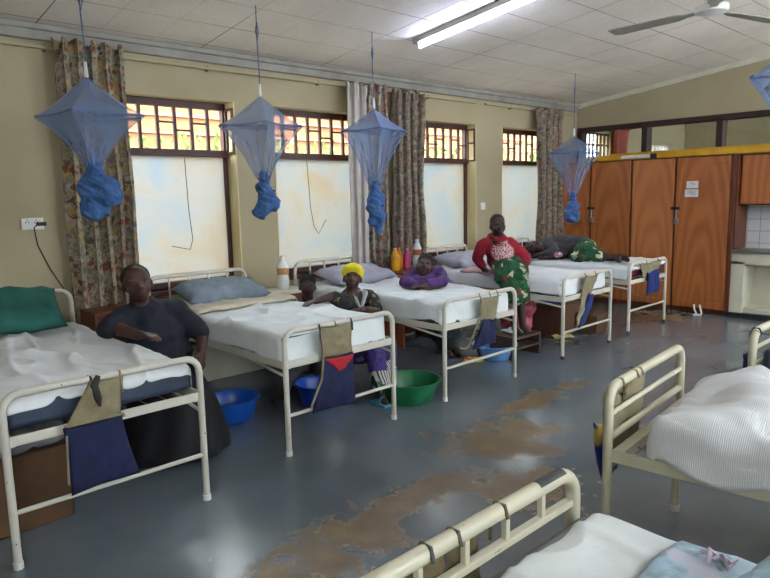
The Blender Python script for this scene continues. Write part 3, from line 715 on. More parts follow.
# ---------------------------------------------------------------- beds
def ubar(w, z, r=.075, y=0):
    h = w/2
    return ([V((-h, y, 0)), V((-h, y, z*.5)), V((-h, y, z-r))]+arc((-h+r, y, z-r), r, PI, PI/2, 6, (1, 0, 0), (0, 0, 1))[1:]
            + arc((h-r, y, z-r), r, PI/2, 0, 6, (1, 0, 0), (0, 0, 1))+[V((h, y, z*.5)), V((h, y, 0))])
def bed(x, y, rz, label, wd=.95, ln=1.93, zf=.785, zh=.965, rr=.0175, paint=BEDP, style='ward', braces=True, foot_dir=1, midleg=False, feet=WHITEP, zr=.60):
    t = empty('hospital_bed', (x, y, 0), label, 'bed', None, rz)
    w_ = wd-.035
    b = MB(); b.tube(ubar(w_, zf), rr, 14); b.build('foot_frame', paint, t, smooth=True)
    b = MB()
    if style == 'ward':
        b.box((-w_/2, -.006, zr-.045), (w_/2, .006, zr)); b.build('end_rail', paint, t, bevel=.002)
        b = MB(); b.tube([(-w_/2, 0, .255), (w_/2, 0, .255)], .0115, 10); b.build('lower_bar', paint, t, smooth=True)
    elif style == 'bars':
        b.tube([(-w_/2, 0, .735), (w_/2, 0, .735)], .011, 10); b.build('cross_bar', paint, t, smooth=True)
        b = MB(); b.tube([(-w_/2, 0, .64), (w_/2, 0, .64)], .015, 10); b.build('cross_bar', paint, t, smooth=True)
        b = MB(); b.box((-w_/2, .02, zr-.045), (w_/2, .065, zr)); b.build('end_rail', paint, t, bevel=.002)
    else:
        b.box((-w_/2, -.012, .745), (w_/2, .012, .765)); b.build('cross_bar', paint, t, bevel=.003)
        for k in range(1, 6):
            xx = -w_/2+w_*k/6; b = MB(); b.box((xx-.008, -.008, .75), (xx+.008, .008, zf)); b.build('spindle', paint, t, bevel=.002)
        b = MB(); b.box((-w_/2, .0, zr-.045), (w_/2, .04, zr)); b.build('end_rail', paint, t, bevel=.002)
    # head
    b = MB(); b.tube(ubar(w_, zh, .08, ln), rr, 14); b.build('head_frame', paint, t, smooth=True)
    for k in range(1, 5):
        xx = -w_/2+w_*k/5; b = MB(); b.tube([(xx, ln, .62), (xx, ln, zh-.005)], .009, 8); b.build('spindle', paint, t, smooth=True)
    b = MB(); b.tube([(-w_/2, ln, .62), (w_/2, ln, .62)], .012, 10); b.build('head_bar', paint, t, smooth=True)
    b = MB(); b.tube([(-w_/2, ln, .27), (w_/2, ln, .27)], .012, 10); b.build('head_bar', paint, t, smooth=True)
    for s_ in (-1, 1):
        b = MB(); x0 = s_*w_/2
        b.box((x0-.004, .0, zr-.05), (x0+.004, ln, zr)); b.box((min(x0, x0-s_*.04), 0, zr-.05), (max(x0, x0-s_*.04), ln, zr-.044)); b.build('side_rail', paint, t, bevel=.0015)
        if braces:
            b = MB(); b.tube([(x0-s_*.01, .0, .50), (x0-s_*.01, .75, .585)], .009, 8); b.build('brace', paint, t, smooth=True)
    b = MB()
    for k in range(14): yy = .08+k*(ln-.16)/13; b.tube([(-w_/2, yy, zr-.03), (w_/2, yy, zr-.03)], .0025, 5)
    for k in range(9): xx = -w_/2+.05+k*(w_-.1)/8; b.tube([(xx, .04, zr-.027), (xx, ln-.04, zr-.027)], .0025, 5)
    b.build('wire_mesh', STEEL, t)
    for (xx, yy) in ((-w_/2, 0), (w_/2, 0), (-w_/2, ln), (w_/2, ln)):
        b = MB(); b.lathe([(0, 0), (rr+.004, 0), (rr+.004, .03), (0, .03)], (xx, yy, 0), 12); b.build('foot_cap', feet, t, smooth=True)
    return t
def drape(W_, y0, y1, zt, drops, r=.05, wr=.008, seed=0, hfn=None, nu=90, nv=170, jit=.016, gap=.006):
    dl, dr, df, dh = drops; hw = W_/2+gap
    b = MB()
    def fn(uu, vv):
        u = -hw-dl+(2*hw+dl+dr)*uu; v = (y0-gap-df)+((y1-y0+2*gap)+df+dh)*vv
        cx = max(-hw+r, min(hw-r, u)); cy = max(y0-gap+r, min(y1+gap-r, v)); dx, dy = u-cx, v-cy
        d = max(abs(dx), abs(dy))+.12*min(abs(dx), abs(dy)); q = V((dx, dy, 0))
        nz = noise.noise(V((u*2.2+seed, v*1.3+u*.8, seed)))+.5*noise.noise(V((u*6+seed, v*3-u*2, seed)))
        rg = 1-abs(noise.noise(V((u*3.2+v*1.7+seed, v*1.4-u, seed*2))))*2.4
        rg2 = 1-abs(noise.noise(V((u*5.2-v*1.1+seed, v*.9+u*2, seed*3))))*3.0
        top = wr*nz+wr*1.0*max(0, rg)**3+wr*.8*max(0, rg2)**3
        z = zt+top
        z = max(z-wr*.35, zt-.004+.004*nz)
        if hfn: z += hfn(u, v)
        if d < 1e-6: return V((u, v, z))
        n_ = q.normalized()
        if d < r*PI/2: a = d/r; return V((cx, cy, 0))+n_*r*math.sin(a)+V((0, 0, z-r*(1-math.cos(a))))
        dd = d-r*PI/2; hem = 1+.25*noise.noise(V((u*3, v*3, seed+4)))
        per = (cx-cy)*14
        out = jit*(.5+noise.noise(V((u*5+seed, v*5, dd*4))))*min(1, dd*8)+.006*math.sin(per+seed)*min(1, dd*6)
        return V((cx, cy, 0))+n_*(r+max(0, out))+V((0, 0, z-r-dd*hem))
    b.grid(fn, nu, nv); return b
def mattress(t, label, mat=MATT, W_=.88, y0=.045, y1=1.88, z0=.605, z1=.745, shift=0):
    o = empty('mattress', t.location+V((0, 0, z0)), label, 'mattress', None, t.rotation_euler.z)
    b = MB(); b.box((-W_/2+shift, y0, 0), (W_/2+shift, y1, z1-z0)); b.build('mattress_body', mat, o, bevel=.03, smooth=True)
    return o
def sheet(t, name, label, mat, b, cat='sheet', solid=.0035):
    o = b.build(name, mat, smooth=True, auto=180, solid=solid); o.location = t.location; o.rotation_euler.z = t.rotation_euler.z
    return tag(o, label, cat)

def strap(b, x, zt, zb, y, sg=-1, r=.024):
    b.tube([(x, y-r, zb), (x, y-r, zt-.02), (x, y-r*.5, zt+.012), (x, y+r*.5, zt+.012), (x+.005, y+r, zt-.015)], .0055, 6)

# row along the windows --------------------------------------------------
B1 = bed(1.09, 3.075, .0, 'white metal bed at far left with teal pillow')
mattress(B1, 'blue vinyl mattress on the leftmost bed, under crumpled sheet', z0=.606, z1=.735)
sheet(B1, 'bed_sheet', 'creased white sheet on the leftmost bed beside teal pillow', SHEET2, drape(.88, .04, 1.88, .745, (.08, .10, .03, .0), seed=1.5, wr=.026))
B2 = bed(2.66, 3.245, .0, 'white bed between the two seated women, red-and-navy bag at foot')
mattress(B2, 'mattress under tucked sheet on bed holding grey pillow')
sheet(B2, 'bed_sheet', 'white tucked sheet on bed between the two seated women', SHEET, drape(.88, .05, 1.87, .757, (.15, .14, .15, .0), seed=4.2, wr=.024))
B3 = bed(4.135, 3.25, .0, 'white bed that the girl in purple leans over')
mattress(B3, 'mattress under the sheet the girl in purple leans on')
sheet(B3, 'bed_sheet', 'wrinkled white sheet under the folded arms of purple girl', SHEET, drape(.88, .05, 1.87, .757, (.13, .14, .14, .0), seed=8.1, wr=.026))
B4 = bed(5.86, 3.27, .0, 'white bed on whose edge the person in red sits', feet=BLACK)
mattress(B4, 'mattress beneath the person in red hooded sweatshirt')
sheet(B4, 'bed_sheet', 'white sheet on bed under the person in red', SHEET2, drape(.88, .05, 1.87, .757, (.13, .14, .13, .0), seed=11.3, wr=.024))
B5 = bed(7.32, 3.33, .0, 'white bed beside the cabinets with person lying on it', feet=BLACK)
mattress(B5, 'magenta-edged mattress beside cabinets under the lying person', MATTP, W_=.93, shift=.03, z0=.62, z1=.745)
sheet(B5, 'bed_sheet', 'white sheet beneath the lying person in dark jacket', SHEET2, drape(.93, .0, 1.87, .757, (.12, .04, .02, .0), seed=15, wr=.018))

# turned-back cream blanket on bed two
sheet(B2, 'blanket', 'cream blanket folded below the grey-blue pillow', CREAMS, drape(.885, 1.12, 1.52, .785, (.05, .07, .0, .0), r=.03, seed=3, wr=.012, nu=50, nv=24), 'blanket', .018)
def pillow(pts, th, mat, label, seed, wr=.012, piping=None):
    c = sum((V(p) for p in pts), V())/4
    b = MB(); b.pad(*[V(p)-c for p in pts], th, 22, wr, .45, seed)
    o = b.build('pillow', mat, smooth=True, auto=180, weld=.002); o.location = c; return tag(o, label, 'pillow', 'pillows on the ward beds')
pillow([(.72, 4.62, .80), (1.36, 4.50, .79), (1.42, 4.92, 1.0), (.74, 4.98, 1.03)], .14, PTEAL, 'teal green pillow propped up on the leftmost bed', 1)
pillow([(2.28, 4.6, .815), (2.98, 4.55, .815), (3.04, 5.0, .88), (2.34, 5.04, .88)], .17, PGREY, 'grey-blue pillow above folded cream blanket', 2)
pillow([(3.78, 4.62, .80), (4.5, 4.58, .80), (4.5, 5.02, .865), (3.8, 5.06, .865)], .15, PLIL, 'pale lilac pillow on the bed beside bottles', 3)
pillow([(5.5, 4.6, .80), (6.2, 4.58, .80), (6.22, 5.04, .87), (5.52, 5.06, .87)], .15, PLIL, 'white pillow on bed behind the person in red', 4)
pillow([(6.9, 4.62, .79), (7.45, 4.6, .79), (7.5, 5.0, .84), (6.95, 5.02, .84)], .10, M('pillow_dark', (84, 78, 84), (70, 66, 72), .9), 'dark pillow under the head of the lying person', 5)
sheet(B4, 'pink_cloth', 'pale pink cloth folded on bed beside the red sleeve', M('pinkish_cloth', (214, 178, 180), (200, 164, 168), .9, 6), drape(.5, .9, 1.3, .778, (.02, .0, .0, .0), r=.02, seed=6, wr=.014, nu=24, nv=20), 'cloth', .01)
bpy.data.objects['pink_cloth'].location.x -= .17

# right side beds ---------------------------------------------------------
BR = bed(2.715, 1.215, PI, 'cream metal bed with bare wire base showing, white knitted blanket', wd=.90, ln=1.95, zf=.845, zh=1.0, paint=BEDP2, style='bars', rr=.0195, braces=False, zr=.60)
BR.rotation_euler.z = PI+.09
mattress(BR, 'thin mattress under white knitted blanket on the wire-base bed', SHEET, W_=.82, y0=.17, y1=1.85, z0=.585, z1=.69)
KNIT = wave_cloth('knitted_blanket', (226, 228, 230), (208, 212, 216), 46, 'Y', .4)
def mound(u, v):
    return .10*math.exp(-((u+.02)/.28)**2-((v-.42)/.2)**2)+.02*math.exp(-((u-.1)/.4)**2-((v-1.0)/.4)**2)+.035*noise.noise(V((u*4, v*4, 2)))+.02*math.sin(u*9+v*14)
sheet(BR, 'knitted_blanket', 'white knitted blanket heaped on the bed with wire base', KNIT, drape(.86, .15, 1.9, .735, (.13, .13, .11, .02), r=.06, seed=5, wr=.026, hfn=mound, nu=80, nv=110, jit=.03), 'blanket', .006)
BF = bed(1.065, .885, PI, 'cream metal bed nearest to camera with chipped top rail', wd=.96, ln=1.95, zf=.845, zh=1.0, paint=BEDP2, style='spindle', rr=.021, braces=False, zr=.60)
mattress(BF, 'grey mattress nearest camera, edge bare beside chipped rail', M('mattress_grey', (120, 124, 134), (104, 108, 118), .8, 6), W_=.94, y0=.03, y1=1.85, z0=.605, z1=.735)
sheet(BF, 'bed_sheet', 'white sheet with small dark stains on the nearest bed', None or stained(), drape(.93, .07, .62, .742, (.03, .03, .0, .0), r=.02, seed=2.2, wr=.016, nu=70, nv=60))
LB = floral_mat('light_blue_cover', (168, 194, 210), [(158, 188, 206), (176, 198, 212), (184, 188, 204), (164, 190, 206)], 6, 0)
sheet(BF, 'blue_cover', 'pale blue cover spread over middle of the nearest bed', LB, drape(.935, .29, 1.5, .754, (.05, .05, .0, .0), r=.02, seed=7.7, wr=.012, nu=70, nv=90), 'cover', .005)
b = MB(); pts = [(1.475+.012*math.sin(i*1.9), .45+.006*i+.01*math.cos(i*2.3), .77+.012*math.sin(i*2.6)) for i in range(12)]
b.tube(pts, .006, 7); tag(b.build('frill', M('pink_frill', (206, 192, 210), (192, 178, 198), .9), smooth=True), 'small pinkish frill on the pale blue cover', 'frill')
pillow([(1.08, -.1, .80), (1.44, -.14, .80), (1.54, .39, .81), (1.27, .44, .81)], .08, M('blue_pillowcase', (170, 198, 214), (158, 186, 204), .9, 6, .35, .7, .2, 20), 'light blue pillow at lower right on the nearest bed', 8)
BT = bed(4.22, 1.13, PI, 'cream metal bed cut off by right edge of the photo', wd=.92, ln=1.95, zf=.83, zh=1.0, paint=BEDP2, style='bars', rr=.021, braces=False)
mattress(BT, 'mattress on the bed cut off by right edge')
b = MB(); 
# dark worn patches on top rails (paint knocked off to the metal)
def chip(t, x0, x1, z, rr, y=0):
    b = MB(); n_ = 8
    for i in range(n_): pass
    b.grid(lambda u, v: V((x0+(x1-x0)*u, y+math.sin(-.9+1.9*v)*(rr+.0006), z+math.cos(-.9+1.9*v)*(rr+.0006))) if True else None, 10, 8)
    return b.build('bare_metal_patch', CHAR, t, smooth=True, auto=180)
chip(BF, .33, .405, .845, .021); chip(BF, -.40, -.28, .845, .021); chip(BF, -.395, -.36, .845, .0212)
chip(BT, .385, .43, .812, .023)

# cloth bags tied to the foot rails ------------------------------------------
def bag(bedo, label, upper, lower, cols, straps, yo=-.03, th=.035, extra=None, sidebar=None):
    """upper / lower: four corners (x,z) BL,BR,TR,TL relative to the bed foot"""
    t = empty('hanging_bag', bedo.location+V((0, 0, 0)), label, 'bag', 'cloth bags tied to bed ends', bedo.rotation_euler.z)
    def P(q, dy=0): return V((q[0], yo+dy, q[1]))
    b = MB(); b.pad(P(upper[0]), P(upper[1]), P(upper[2], .006), P(upper[3], .006), th*.7, 18, .012, .35, 3); b.build('cloth_top', cols[0], t, smooth=True, auto=180, weld=.001)
    if lower:
        b = MB(); b.pad(P(lower[0], -.008), P(lower[1], -.008), P(lower[2], -.008), P(lower[3], -.008), th, 18, .006, .35, 5); b.build('cloth_pouch', cols[1], t, smooth=True, auto=180, weld=.001)
    for (x, zt, zb, m_) in straps:
        b = MB(); strap(b, x, zt, zb, 0, r=.028); b.build('tie', m_, t, smooth=True)
    if extra: extra(t, P)
    return t
def ex1(t, P):
    b = MB(); b.tube([P((-.225, .595)), P((.03, .60), -.02), P((.035, .585), -.02)], .008, 6); b.build('hem', KHAKI, t, smooth=True)
    b = MB(); b.tube([P((-.225, .56), -.02), P((-.23, .45), -.02), P((-.235, .33), -.02)], .005, 6); b.build('cord', KHAKI, t, smooth=True)
    b = MB(); b.tube([P((-.06, .80), -.0), P((-.085, .76), -.01), P((-.075, .70), -.02), P((-.07, .66), -.02)], [.012, .02, .018, .006], 8); b.build('black_knot', BLACK, t, smooth=True)
bag(B1, 'khaki and navy cloth bag tied on the leftmost bed', [(-.235, .575), (.03, .585), (.06, .775), (-.10, .785)], [(-.225, .27), (.095, .28), (.03, .6), (-.235, .595)], (KHAKI, NAVYC), [(-.09, .785, .7, BLACK), (.045, .785, .7, KHAKI)], extra=ex1)
def ex2(t, P):
    b = MB(); b.pad(P((-.19, .575), -.022), P((.06, .565), -.022), P((-.04, .47), -.024), P((-.08, .47), -.024), .012, 10, .002, .4, 2, (0, -1, 0)); b.build('red_triangle', REDC, t, smooth=True, weld=.001)
    b = MB(); b.tube([P((-.20, .76), -.0), P((-.2, .6), -.02), P((-.22, .45), -.02), P((-.31, .29), -.02)], .008, 6); b.build('cord', KHAKI, t, smooth=True)
bag(B2, 'khaki, red and navy bag hanging on middle of bed foot', [(-.19, .57), (.06, .565), (.07, .775), (-.21, .78)], [(-.30, .24), (.07, .22), (.06, .58), (-.2, .585)], (KHAKI, NAVYC), [(-.20, .785, .71, BLACK), (-.07, .785, .75, KHAKI), (.065, .785, .72, BLACK)], extra=ex2)
def ex3(t, P):
    b = MB(); b.tube([P((-.09, .62), -.02), P((-.17, .48), -.02), P((-.23, .40), -.02), P((-.26, .385), -.01), P((-.32, .40), .0)], .009, 6); b.build('cord', KHAKI, t, smooth=True)
bag(B3, 'crumpled khaki and navy bag on bed of the purple girl', [(-.06, .57), (.13, .55), (.20, .76), (-.06, .765)], [(-.17, .36), (.13, .37), (.15, .58), (-.03, .59)], (KHAKI, NAVYC), [(-.05, .785, .7, KHAKI), (.08, .785, .7, KHAKI), (.18, .785, .72, KHAKI)], extra=ex3)
bag(B4, 'long khaki bag with narrow blue panel under red-clad sitter\'s bed end', [(-.29, .28), (-.16, .30), (.16, .775), (-.11, .78)], [(-.25, .265), (-.13, .29), (.06, .58), (-.06, .60)], (KHAKI, ROYALC), [(-.1, .785, .7, KHAKI), (.1, .785, .7, KHAKI)])
bag(B5, 'small blue bag hanging on the bed beside the cabinets', [(-.2, .60), (.12, .62), (.3, .775), (-.28, .77)], [(-.1, .385), (.22, .42), (.2, .69), (-.12, .66)], (KHAKI, ROYALC), [(-.1, .785, .68, KHAKI), (.2, .785, .68, BLACK)])
def ex6(t, P):
    b = MB(); b.tube([P((.28, .85), .05), P((.24, .83), .045), P((.23, .79), .03), P((.2, .76), .02), P((.21, .73), .02)], .01, 6); b.build('cord', KHAKI, t, smooth=True)
bag(BR, 'khaki bag tied outside the foot of the wire-base bed', [(.04, .42), (.34, .46), (.40, .81), (-.10, .83)], [(.18, .42), (.34, .40), (.45, .70), (.32, .66)], (KHAKI, M('blue_yellow_hem', (34, 52, 128), (170, 146, 60), .8, 4, .5, .55)), [(.14, .85, .75, KHAKI), (.19, .85, .74, KHAKI), (.34, .85, .75, KHAKI)], yo=-.045, extra=ex6)
bag(BF, 'dark khaki bag behind the chipped rail of nearest bed', [(-.15, .42), (.20, .44), (.18, .83), (-.10, .83)], None, (KHAKID, KHAKID), [(-.13, .85, .76, KHAKID), (.04, .85, .74, CHAR), (.13, .85, .76, CHAR)], yo=-.05, th=.05)
bag(BT, 'navy bag peeping out behind the bed at right edge', [(.33, .55), (.43, .55), (.44, .70), (.35, .70)], None, (NAVYC, NAVYC), [(.40, .83, .68, NAVYC)], yo=-.05)

# ---------------------------------------------------------------- lockers, stools, boxes, basins
def locker(x0, x1, y0, y1, z1, label, mat=LOCK, open_=True, side=None, cloth=None):
    t = empty('bedside_locker', ((x0+x1)/2, (y0+y1)/2, 0), label, 'locker', 'wooden bedside lockers'); hx, hy = (x1-x0)/2, (y1-y0)/2
    b = MB(); b.box((-hx, -hy, z1-.03), (hx, hy, z1)); b.build('top', cloth or mat, t, bevel=.004)
    b = MB(); b.box((-hx, -hy, .0), (-hx+.02, hy, z1-.03)); b.build('side_panel', side or mat, t, bevel=.003)
    b = MB(); b.box((hx-.02, -hy, .0), (hx, hy, z1-.03)); b.build('side_panel', mat, t, bevel=.003)
    b = MB(); b.box((-hx+.02, hy-.02, .05), (hx-.02, hy, z1-.03)); b.build('back_panel', mat, t)
    b = MB(); b.box((-hx+.02, -hy, z1-.17), (hx-.02, -hy+.02, z1-.03)); d = b.build('drawer', mat, t, bevel=.004)
    b = MB(); b.tube([(0, -hy-.02, z1-.1), (0, -hy, z1-.1)], .012, 8); b.build('knob', STEEL, d, smooth=True)
    b = MB(); b.box((-hx+.02, -hy+.02, .32), (hx-.02, hy-.02, .34)); b.build('shelf', mat, t)
    return t
locker(1.63, 1.98, 4.78, 5.09, .80, 'brown wooden locker behind the woman in navy, under curtain')
locker(3.22, 3.60, 4.80, 5.09, .765, 'white-topped wooden locker carrying a single plastic bottle', cloth=PALEW)
locker(4.70, 5.26, 4.72, 5.08, .80, 'dark wooden locker crowded with coloured bottles', side=LOCKLIT)

def basin(x, y, z, r, h, col, label, name='basin'):
    t = empty(name, (x, y, z), label, 'basin', 'round plastic basins on the floor')
    m_ = M('plastic_'+label.split()[0]+label.split()[1], col, tuple(c*.85 for c in col), .35, 5)
    b = MB(); rb = r*.72
    b.lathe([(0, .0), (rb, 0), (rb+.01, .01), (rb+(r-rb)*.6, h*.6), (r-.012, h-.012), (r, h-.006), (r+.014, h-.004), (r+.014, h+.004), (r-.004, h+.004), (r-.016, h-.012), (rb+(r-rb)*.6-.006, h*.6), (rb-.004, .012), (0, .008)], seg=40)
    b.build('bowl', m_, t, smooth=True)
    for s_ in (-1, 1):
        b = MB(); b.box((s_*(r+.012)-.012, -.05, h-.012), (s_*(r+.012)+.012, .05, h-.002)); b.build('handle', m_, t, bevel=.004)
    return t
basin(2.32, 4.13, 0, .20, .16, (20, 88, 190), 'bright blue basin on floor right of black skirt')
basin(3.52, 3.49, 0, .245, .165, (22, 116, 70), 'dark green basin beside leg of bed with red-navy bag')
basin(5.02, 3.78, 0, .21, .14, (104, 158, 222), 'pale blue basin under the navy bag near wooden stool')
basin(2.98, 3.92, 0, .19, .17, (20, 70, 168), 'deep blue basin under bed behind the red-navy bag')

def carton(x, y, z, sx, sy, sz, rz, mat, label, flaps=True):
    t = empty('cardboard_box', (x, y, z), label, 'box', None, rz)
    b = MB(); b.box((-sx/2, -sy/2, 0), (sx/2, sy/2, .008))
    for lo, hi in (((-sx/2, -sy/2, 0), (sx/2, -sy/2+.008, sz)), ((-sx/2, sy/2-.008, 0), (sx/2, sy/2, sz)), ((-sx/2, -sy/2, 0), (-sx/2+.008, sy/2, sz)), ((sx/2-.008, -sy/2, 0), (sx/2, sy/2, sz))): b.box(lo, hi)
    b.build('carton_body', mat, t)
    b = MB()
    b.add([(-sx/2, -sy/2, sz), (sx/2, -sy/2, sz), (sx/2, -.01, sz+.012), (-sx/2, -.01, sz+.012)], [(0, 1, 2, 3)]); b.build('flap', mat, t, solid=.005)
    b = MB(); b.add([(-sx/2, sy/2, sz), (sx/2, sy/2, sz), (sx/2, .01, sz+.02), (-sx/2, .01, sz+.02)], [(0, 3, 2, 1)]); b.build('flap', mat, t, solid=.005)
    return t
carton(.72, 3.62, 0, .5, .42, .38, .05, CARD, 'brown cardboard box under the leftmost bed')
carton(6.42, 3.98, 0, .50, .34, .34, .1, CARDD, 'taller brown box under bed of the person in red')
carton(6.8, 3.78, 0, .46, .36, .2, .15, CARDD, 'low brown box behind right leg of red sitter\'s bed')
b = MB(); b.pad((.5, 3.42, .42), (1.0, 3.40, .42), (1.05, 3.75, .5), (.52, 3.8, .5), .10, 14, .02, .4, 4)
tag(b.build('folded_clothes', M('white_clothes', (170, 168, 160), (96, 100, 124), .9, 5), smooth=True, auto=180, weld=.001), 'pale crumpled clothes on cardboard box under leftmost bed', 'clothes')
t = basin(6.35, 3.98, .365, .2, .12, (30, 104, 196), 'blue shallow basin on top of taller brown box')
parts = [('e', (5.98, 4.2, .17), (.2, .17, .16)), ('e', (6.02, 4.12, .33), (.13, .12, .10)), ('c', (6.02, 4.12, .36), .05, (6.05, 4.1, .44), .03)]
o = blob(parts, 'plastic_bag', M('pink_red_bag', (176, 66, 84), (210, 120, 130), .5, 9, .45, .6), .015, disp=.03); tag(o, 'pinkish red plastic bag bulging under the red sitter\'s bed', 'bag')
# step stool under the feet of the red sitter
t = empty('step_stool', (5.24, 3.70, 0), 'low wooden step stool under the feet of red sitter', 'stool')
SW = M('stool_wood', (82, 62, 48), (66, 48, 38), .7, 6)
b = MB(); b.box((-.22, -.15, .2), (.22, .15, .225)); b.build('top', SW, t, bevel=.004)
b = MB(); b.box((-.22, -.15, .10), (.22, .02, .12)); b.build('step', SW, t, bevel=.004)
for xx in (-.22, .195):
    b = MB(); b.box((xx, -.15, 0), (xx+.025, .15, .2)); b.build('side_panel', SW, t, bevel=.003)
b = MB(); b.pad((5.14, 3.62, .235), (5.40, 3.60, .235), (5.42, 3.82, .24), (5.16, 3.84, .24), .035, 10, .012, .4, 6)
tag(b.build('white_cloth', PAPER, smooth=True, weld=.001), 'crumpled white cloth on top of the wooden step stool', 'cloth')
b = MB(); b.pad((4.62, 3.86, .015), (4.8, 3.75, .015), (4.88, 3.84, .03), (4.7, 3.95, .03), .03, 10, .015, .4, 2)
tag(b.build('wrapper', M('red_yellow', (196, 168, 50), (160, 60, 50), .6, 12, .45, .55), smooth=True, weld=.001), 'yellow and red wrapper on floor left of pale blue basin', 'wrapper')
b = MB(); b.pad((6.06, 3.76, .012), (6.3, 3.66, .012), (6.38, 3.76, .03), (6.12, 3.86, .03), .025, 10, .02, .4, 3)
tag(b.build('wrapper', M('yellow_peel', (190, 178, 110), (150, 140, 90), .7, 14, .45, .55), smooth=True, weld=.001), 'pale yellow scraps on floor before the taller brown box', 'wrapper')

# bottles
def bottle(x, y, z, r, h, cols, label, cap=(220, 220, 220), lab=None, trans=.0):
    t = empty('plastic_bottle', (x, y, z), label, 'bottle', 'plastic bottles by the windows')
    nm = 'bottle_%d_%d_%d' % cols
    m_ = M(nm, cols, tuple(c*.9 for c in cols), .15, 6)
    if trans:
        bb = m_.node_tree.nodes['Principled BSDF']; bb.inputs['Transmission Weight'].default_value = trans; bb.inputs['IOR'].default_value = 1.2
    b = MB(); b.lathe([(0, 0), (r*.9, 0), (r, .01), (r, h*.3), (r*.93, h*.36), (r, h*.42), (r, h*.66), (r*.6, h*.82), (r*.32, h*.9), (r*.32, h*.95), (0, h*.95)], seg=20); b.build('body', m_, t, smooth=True)
    b = MB(); b.lathe([(0, h*.92), (r*.38, h*.92), (r*.38, h), (0, h)], seg=14); b.build('cap', M('cap_%d_%d_%d' % cap, cap, cap, .4), t, smooth=True)
    if lab:
        b = MB(); b.lathe([(r+.001, h*.44), (r+.002, h*.44), (r+.002, h*.64), (r+.001, h*.64)], seg=20); b.build('label_band', M('label_%d_%d_%d' % lab, lab, tuple(c*.8 for c in lab), .6, 40), t, smooth=True)
    return t
bottle(3.40, 4.98, .765, .055, .30, (222, 226, 222), 'clear plastic bottle with orange label on white-topped locker', lab=(206, 150, 96), trans=.0)
bottle(4.80, 4.93, .80, .052, .24, (214, 158, 22), 'yellow juice bottle, leftmost on the dark locker', lab=(206, 140, 20))
bottle(4.91, 4.99, .80, .045, .24, (200, 112, 20), 'orange bottle between yellow and pink ones', cap=(200, 80, 30))
bottle(5.00, 4.95, .80, .04, .22, (190, 70, 120), 'pink bottle on the dark locker', cap=(230, 120, 160))
bottle(5.19, 4.98, .80, .052, .31, (222, 224, 222), 'clear bottle with brown label, rightmost on the dark locker', lab=(180, 96, 60), trans=.0)

# ---------------------------------------------------------------- people
def rotm(yw, pt=0, rl=0):   # face looks along -Y locally; yw turns it
    return (Matrix.Rotation(yw, 3, 'Z') @ Matrix.Rotation(pt, 3, 'X') @ Matrix.Rotation(rl, 3, 'Y'))
def head_parts(c, m_, s=1.0):
    c = V(c)
    def P(x, y, z): return c+m_ @ V((x*s, y*s, z*s))
    E = lambda p, r: ('e', P(*p), tuple(q*s for q in r), m_)
    L_ = [E((0, .012, .03), (.073, .088, .083)), E((0, -.02, -.02), (.061, .068, .084)), E((0, -.04, -.083), (.034, .036, .026)), E((0, -.082, -.05), (.025, .013, .008)), E((0, -.079, -.064), (.022, .013, .008)),
          E((.03, -.072, .022), (.024, .014, .009)), E((-.03, -.072, .022), (.024, .014, .009)), E((.036, -.052, -.03), (.026, .028, .026)), E((-.036, -.052, -.03), (.026, .028, .026)),
          E((.073, .012, -.012), (.011, .02, .03)), E((-.073, .012, -.012), (.011, .02, .03)), E((.012, -.09, -.026), (.012, .012, .009)), E((-.012, -.09, -.026), (.012, .012, .009)),
          ('c', P(0, -.08, .01), .008*s, P(0, -.1, -.022), .012*s), ('c', P(0, .015, -.06), .05*s, P(0, .02, -.15), .052*s)]
    return L_
def eyes(t, c, m_, s=1.0):
    for sx in (-1, 1):
        b = MB(); p = V(c)+m_ @ V((sx*.029*s, -.077*s, .004*s)); ellip(b, p, (.010*s, .006*s, .0045*s), m_, 10, 6)
        b.cur = 1; p2 = V(c)+m_ @ V((sx*.029*s, -.0835*s, .004*s)); ellip(b, p2, (.005*s, .003*s, .0045*s), m_, 8, 5)
        o = b.build('eye', [EYEW, EYEB], t, smooth=True); o.matrix_parent_inverse = parent_mat(t).inverted()
def hand_parts(wr, d, up, s=1.0, side=1, curl=.5):
    wr = V(wr); d = V(d).normalized(); up = V(up); up = (up-d*up.dot(d)).normalized(); sd_ = d.cross(up)*side
    m_ = Matrix((sd_, d, up)).transposed()
    out = [('e', wr+d*.045*s, (.038*s, .05*s, .014*s), m_), ('c', wr-d*.02*s, .024*s, wr+d*.02*s, .026*s)]
    for i, (o_, l_) in enumerate(((-.030, .062), (-.010, .072), (.010, .068), (.029, .054))):
        a = wr+d*.085*s+sd_*o_*s; b_ = a+(d*math.cos(curl*.6)-up*math.sin(curl*.6))*l_*.5*s; c_ = b_+(d*math.cos(curl*1.6)-up*math.sin(curl*1.6))*l_*.5*s
        out += [('c', a, .0095*s, b_, .0088*s), ('c', b_, .0088*s, c_, .0078*s)]
    a = wr+d*.03*s-sd_*.03*s; b_ = a+(d*.7-sd_*.7)*.035*s; c_ = b_+(d*.95-sd_*.2-up*.3)*.032*s
    out += [('c', a, .0125*s, b_, .011*s), ('c', b_, .011*s, c_, .009*s)]
    return out
def person(base, label, skin, skinmat=SKIN, vox=.0085, grp='people on the ward'):
    t = empty('person', base, label, 'person')
    blob(skin, 'body', skinmat, vox, t, smooth=3); return t
def wear(t, name, parts, mat, vox=.012, disp=.008, fold=10, label=None):
    o = blob(parts, name, mat, vox, t, disp=disp, fold=fold, smooth=4)
    if label: o['label'] = label
    return o
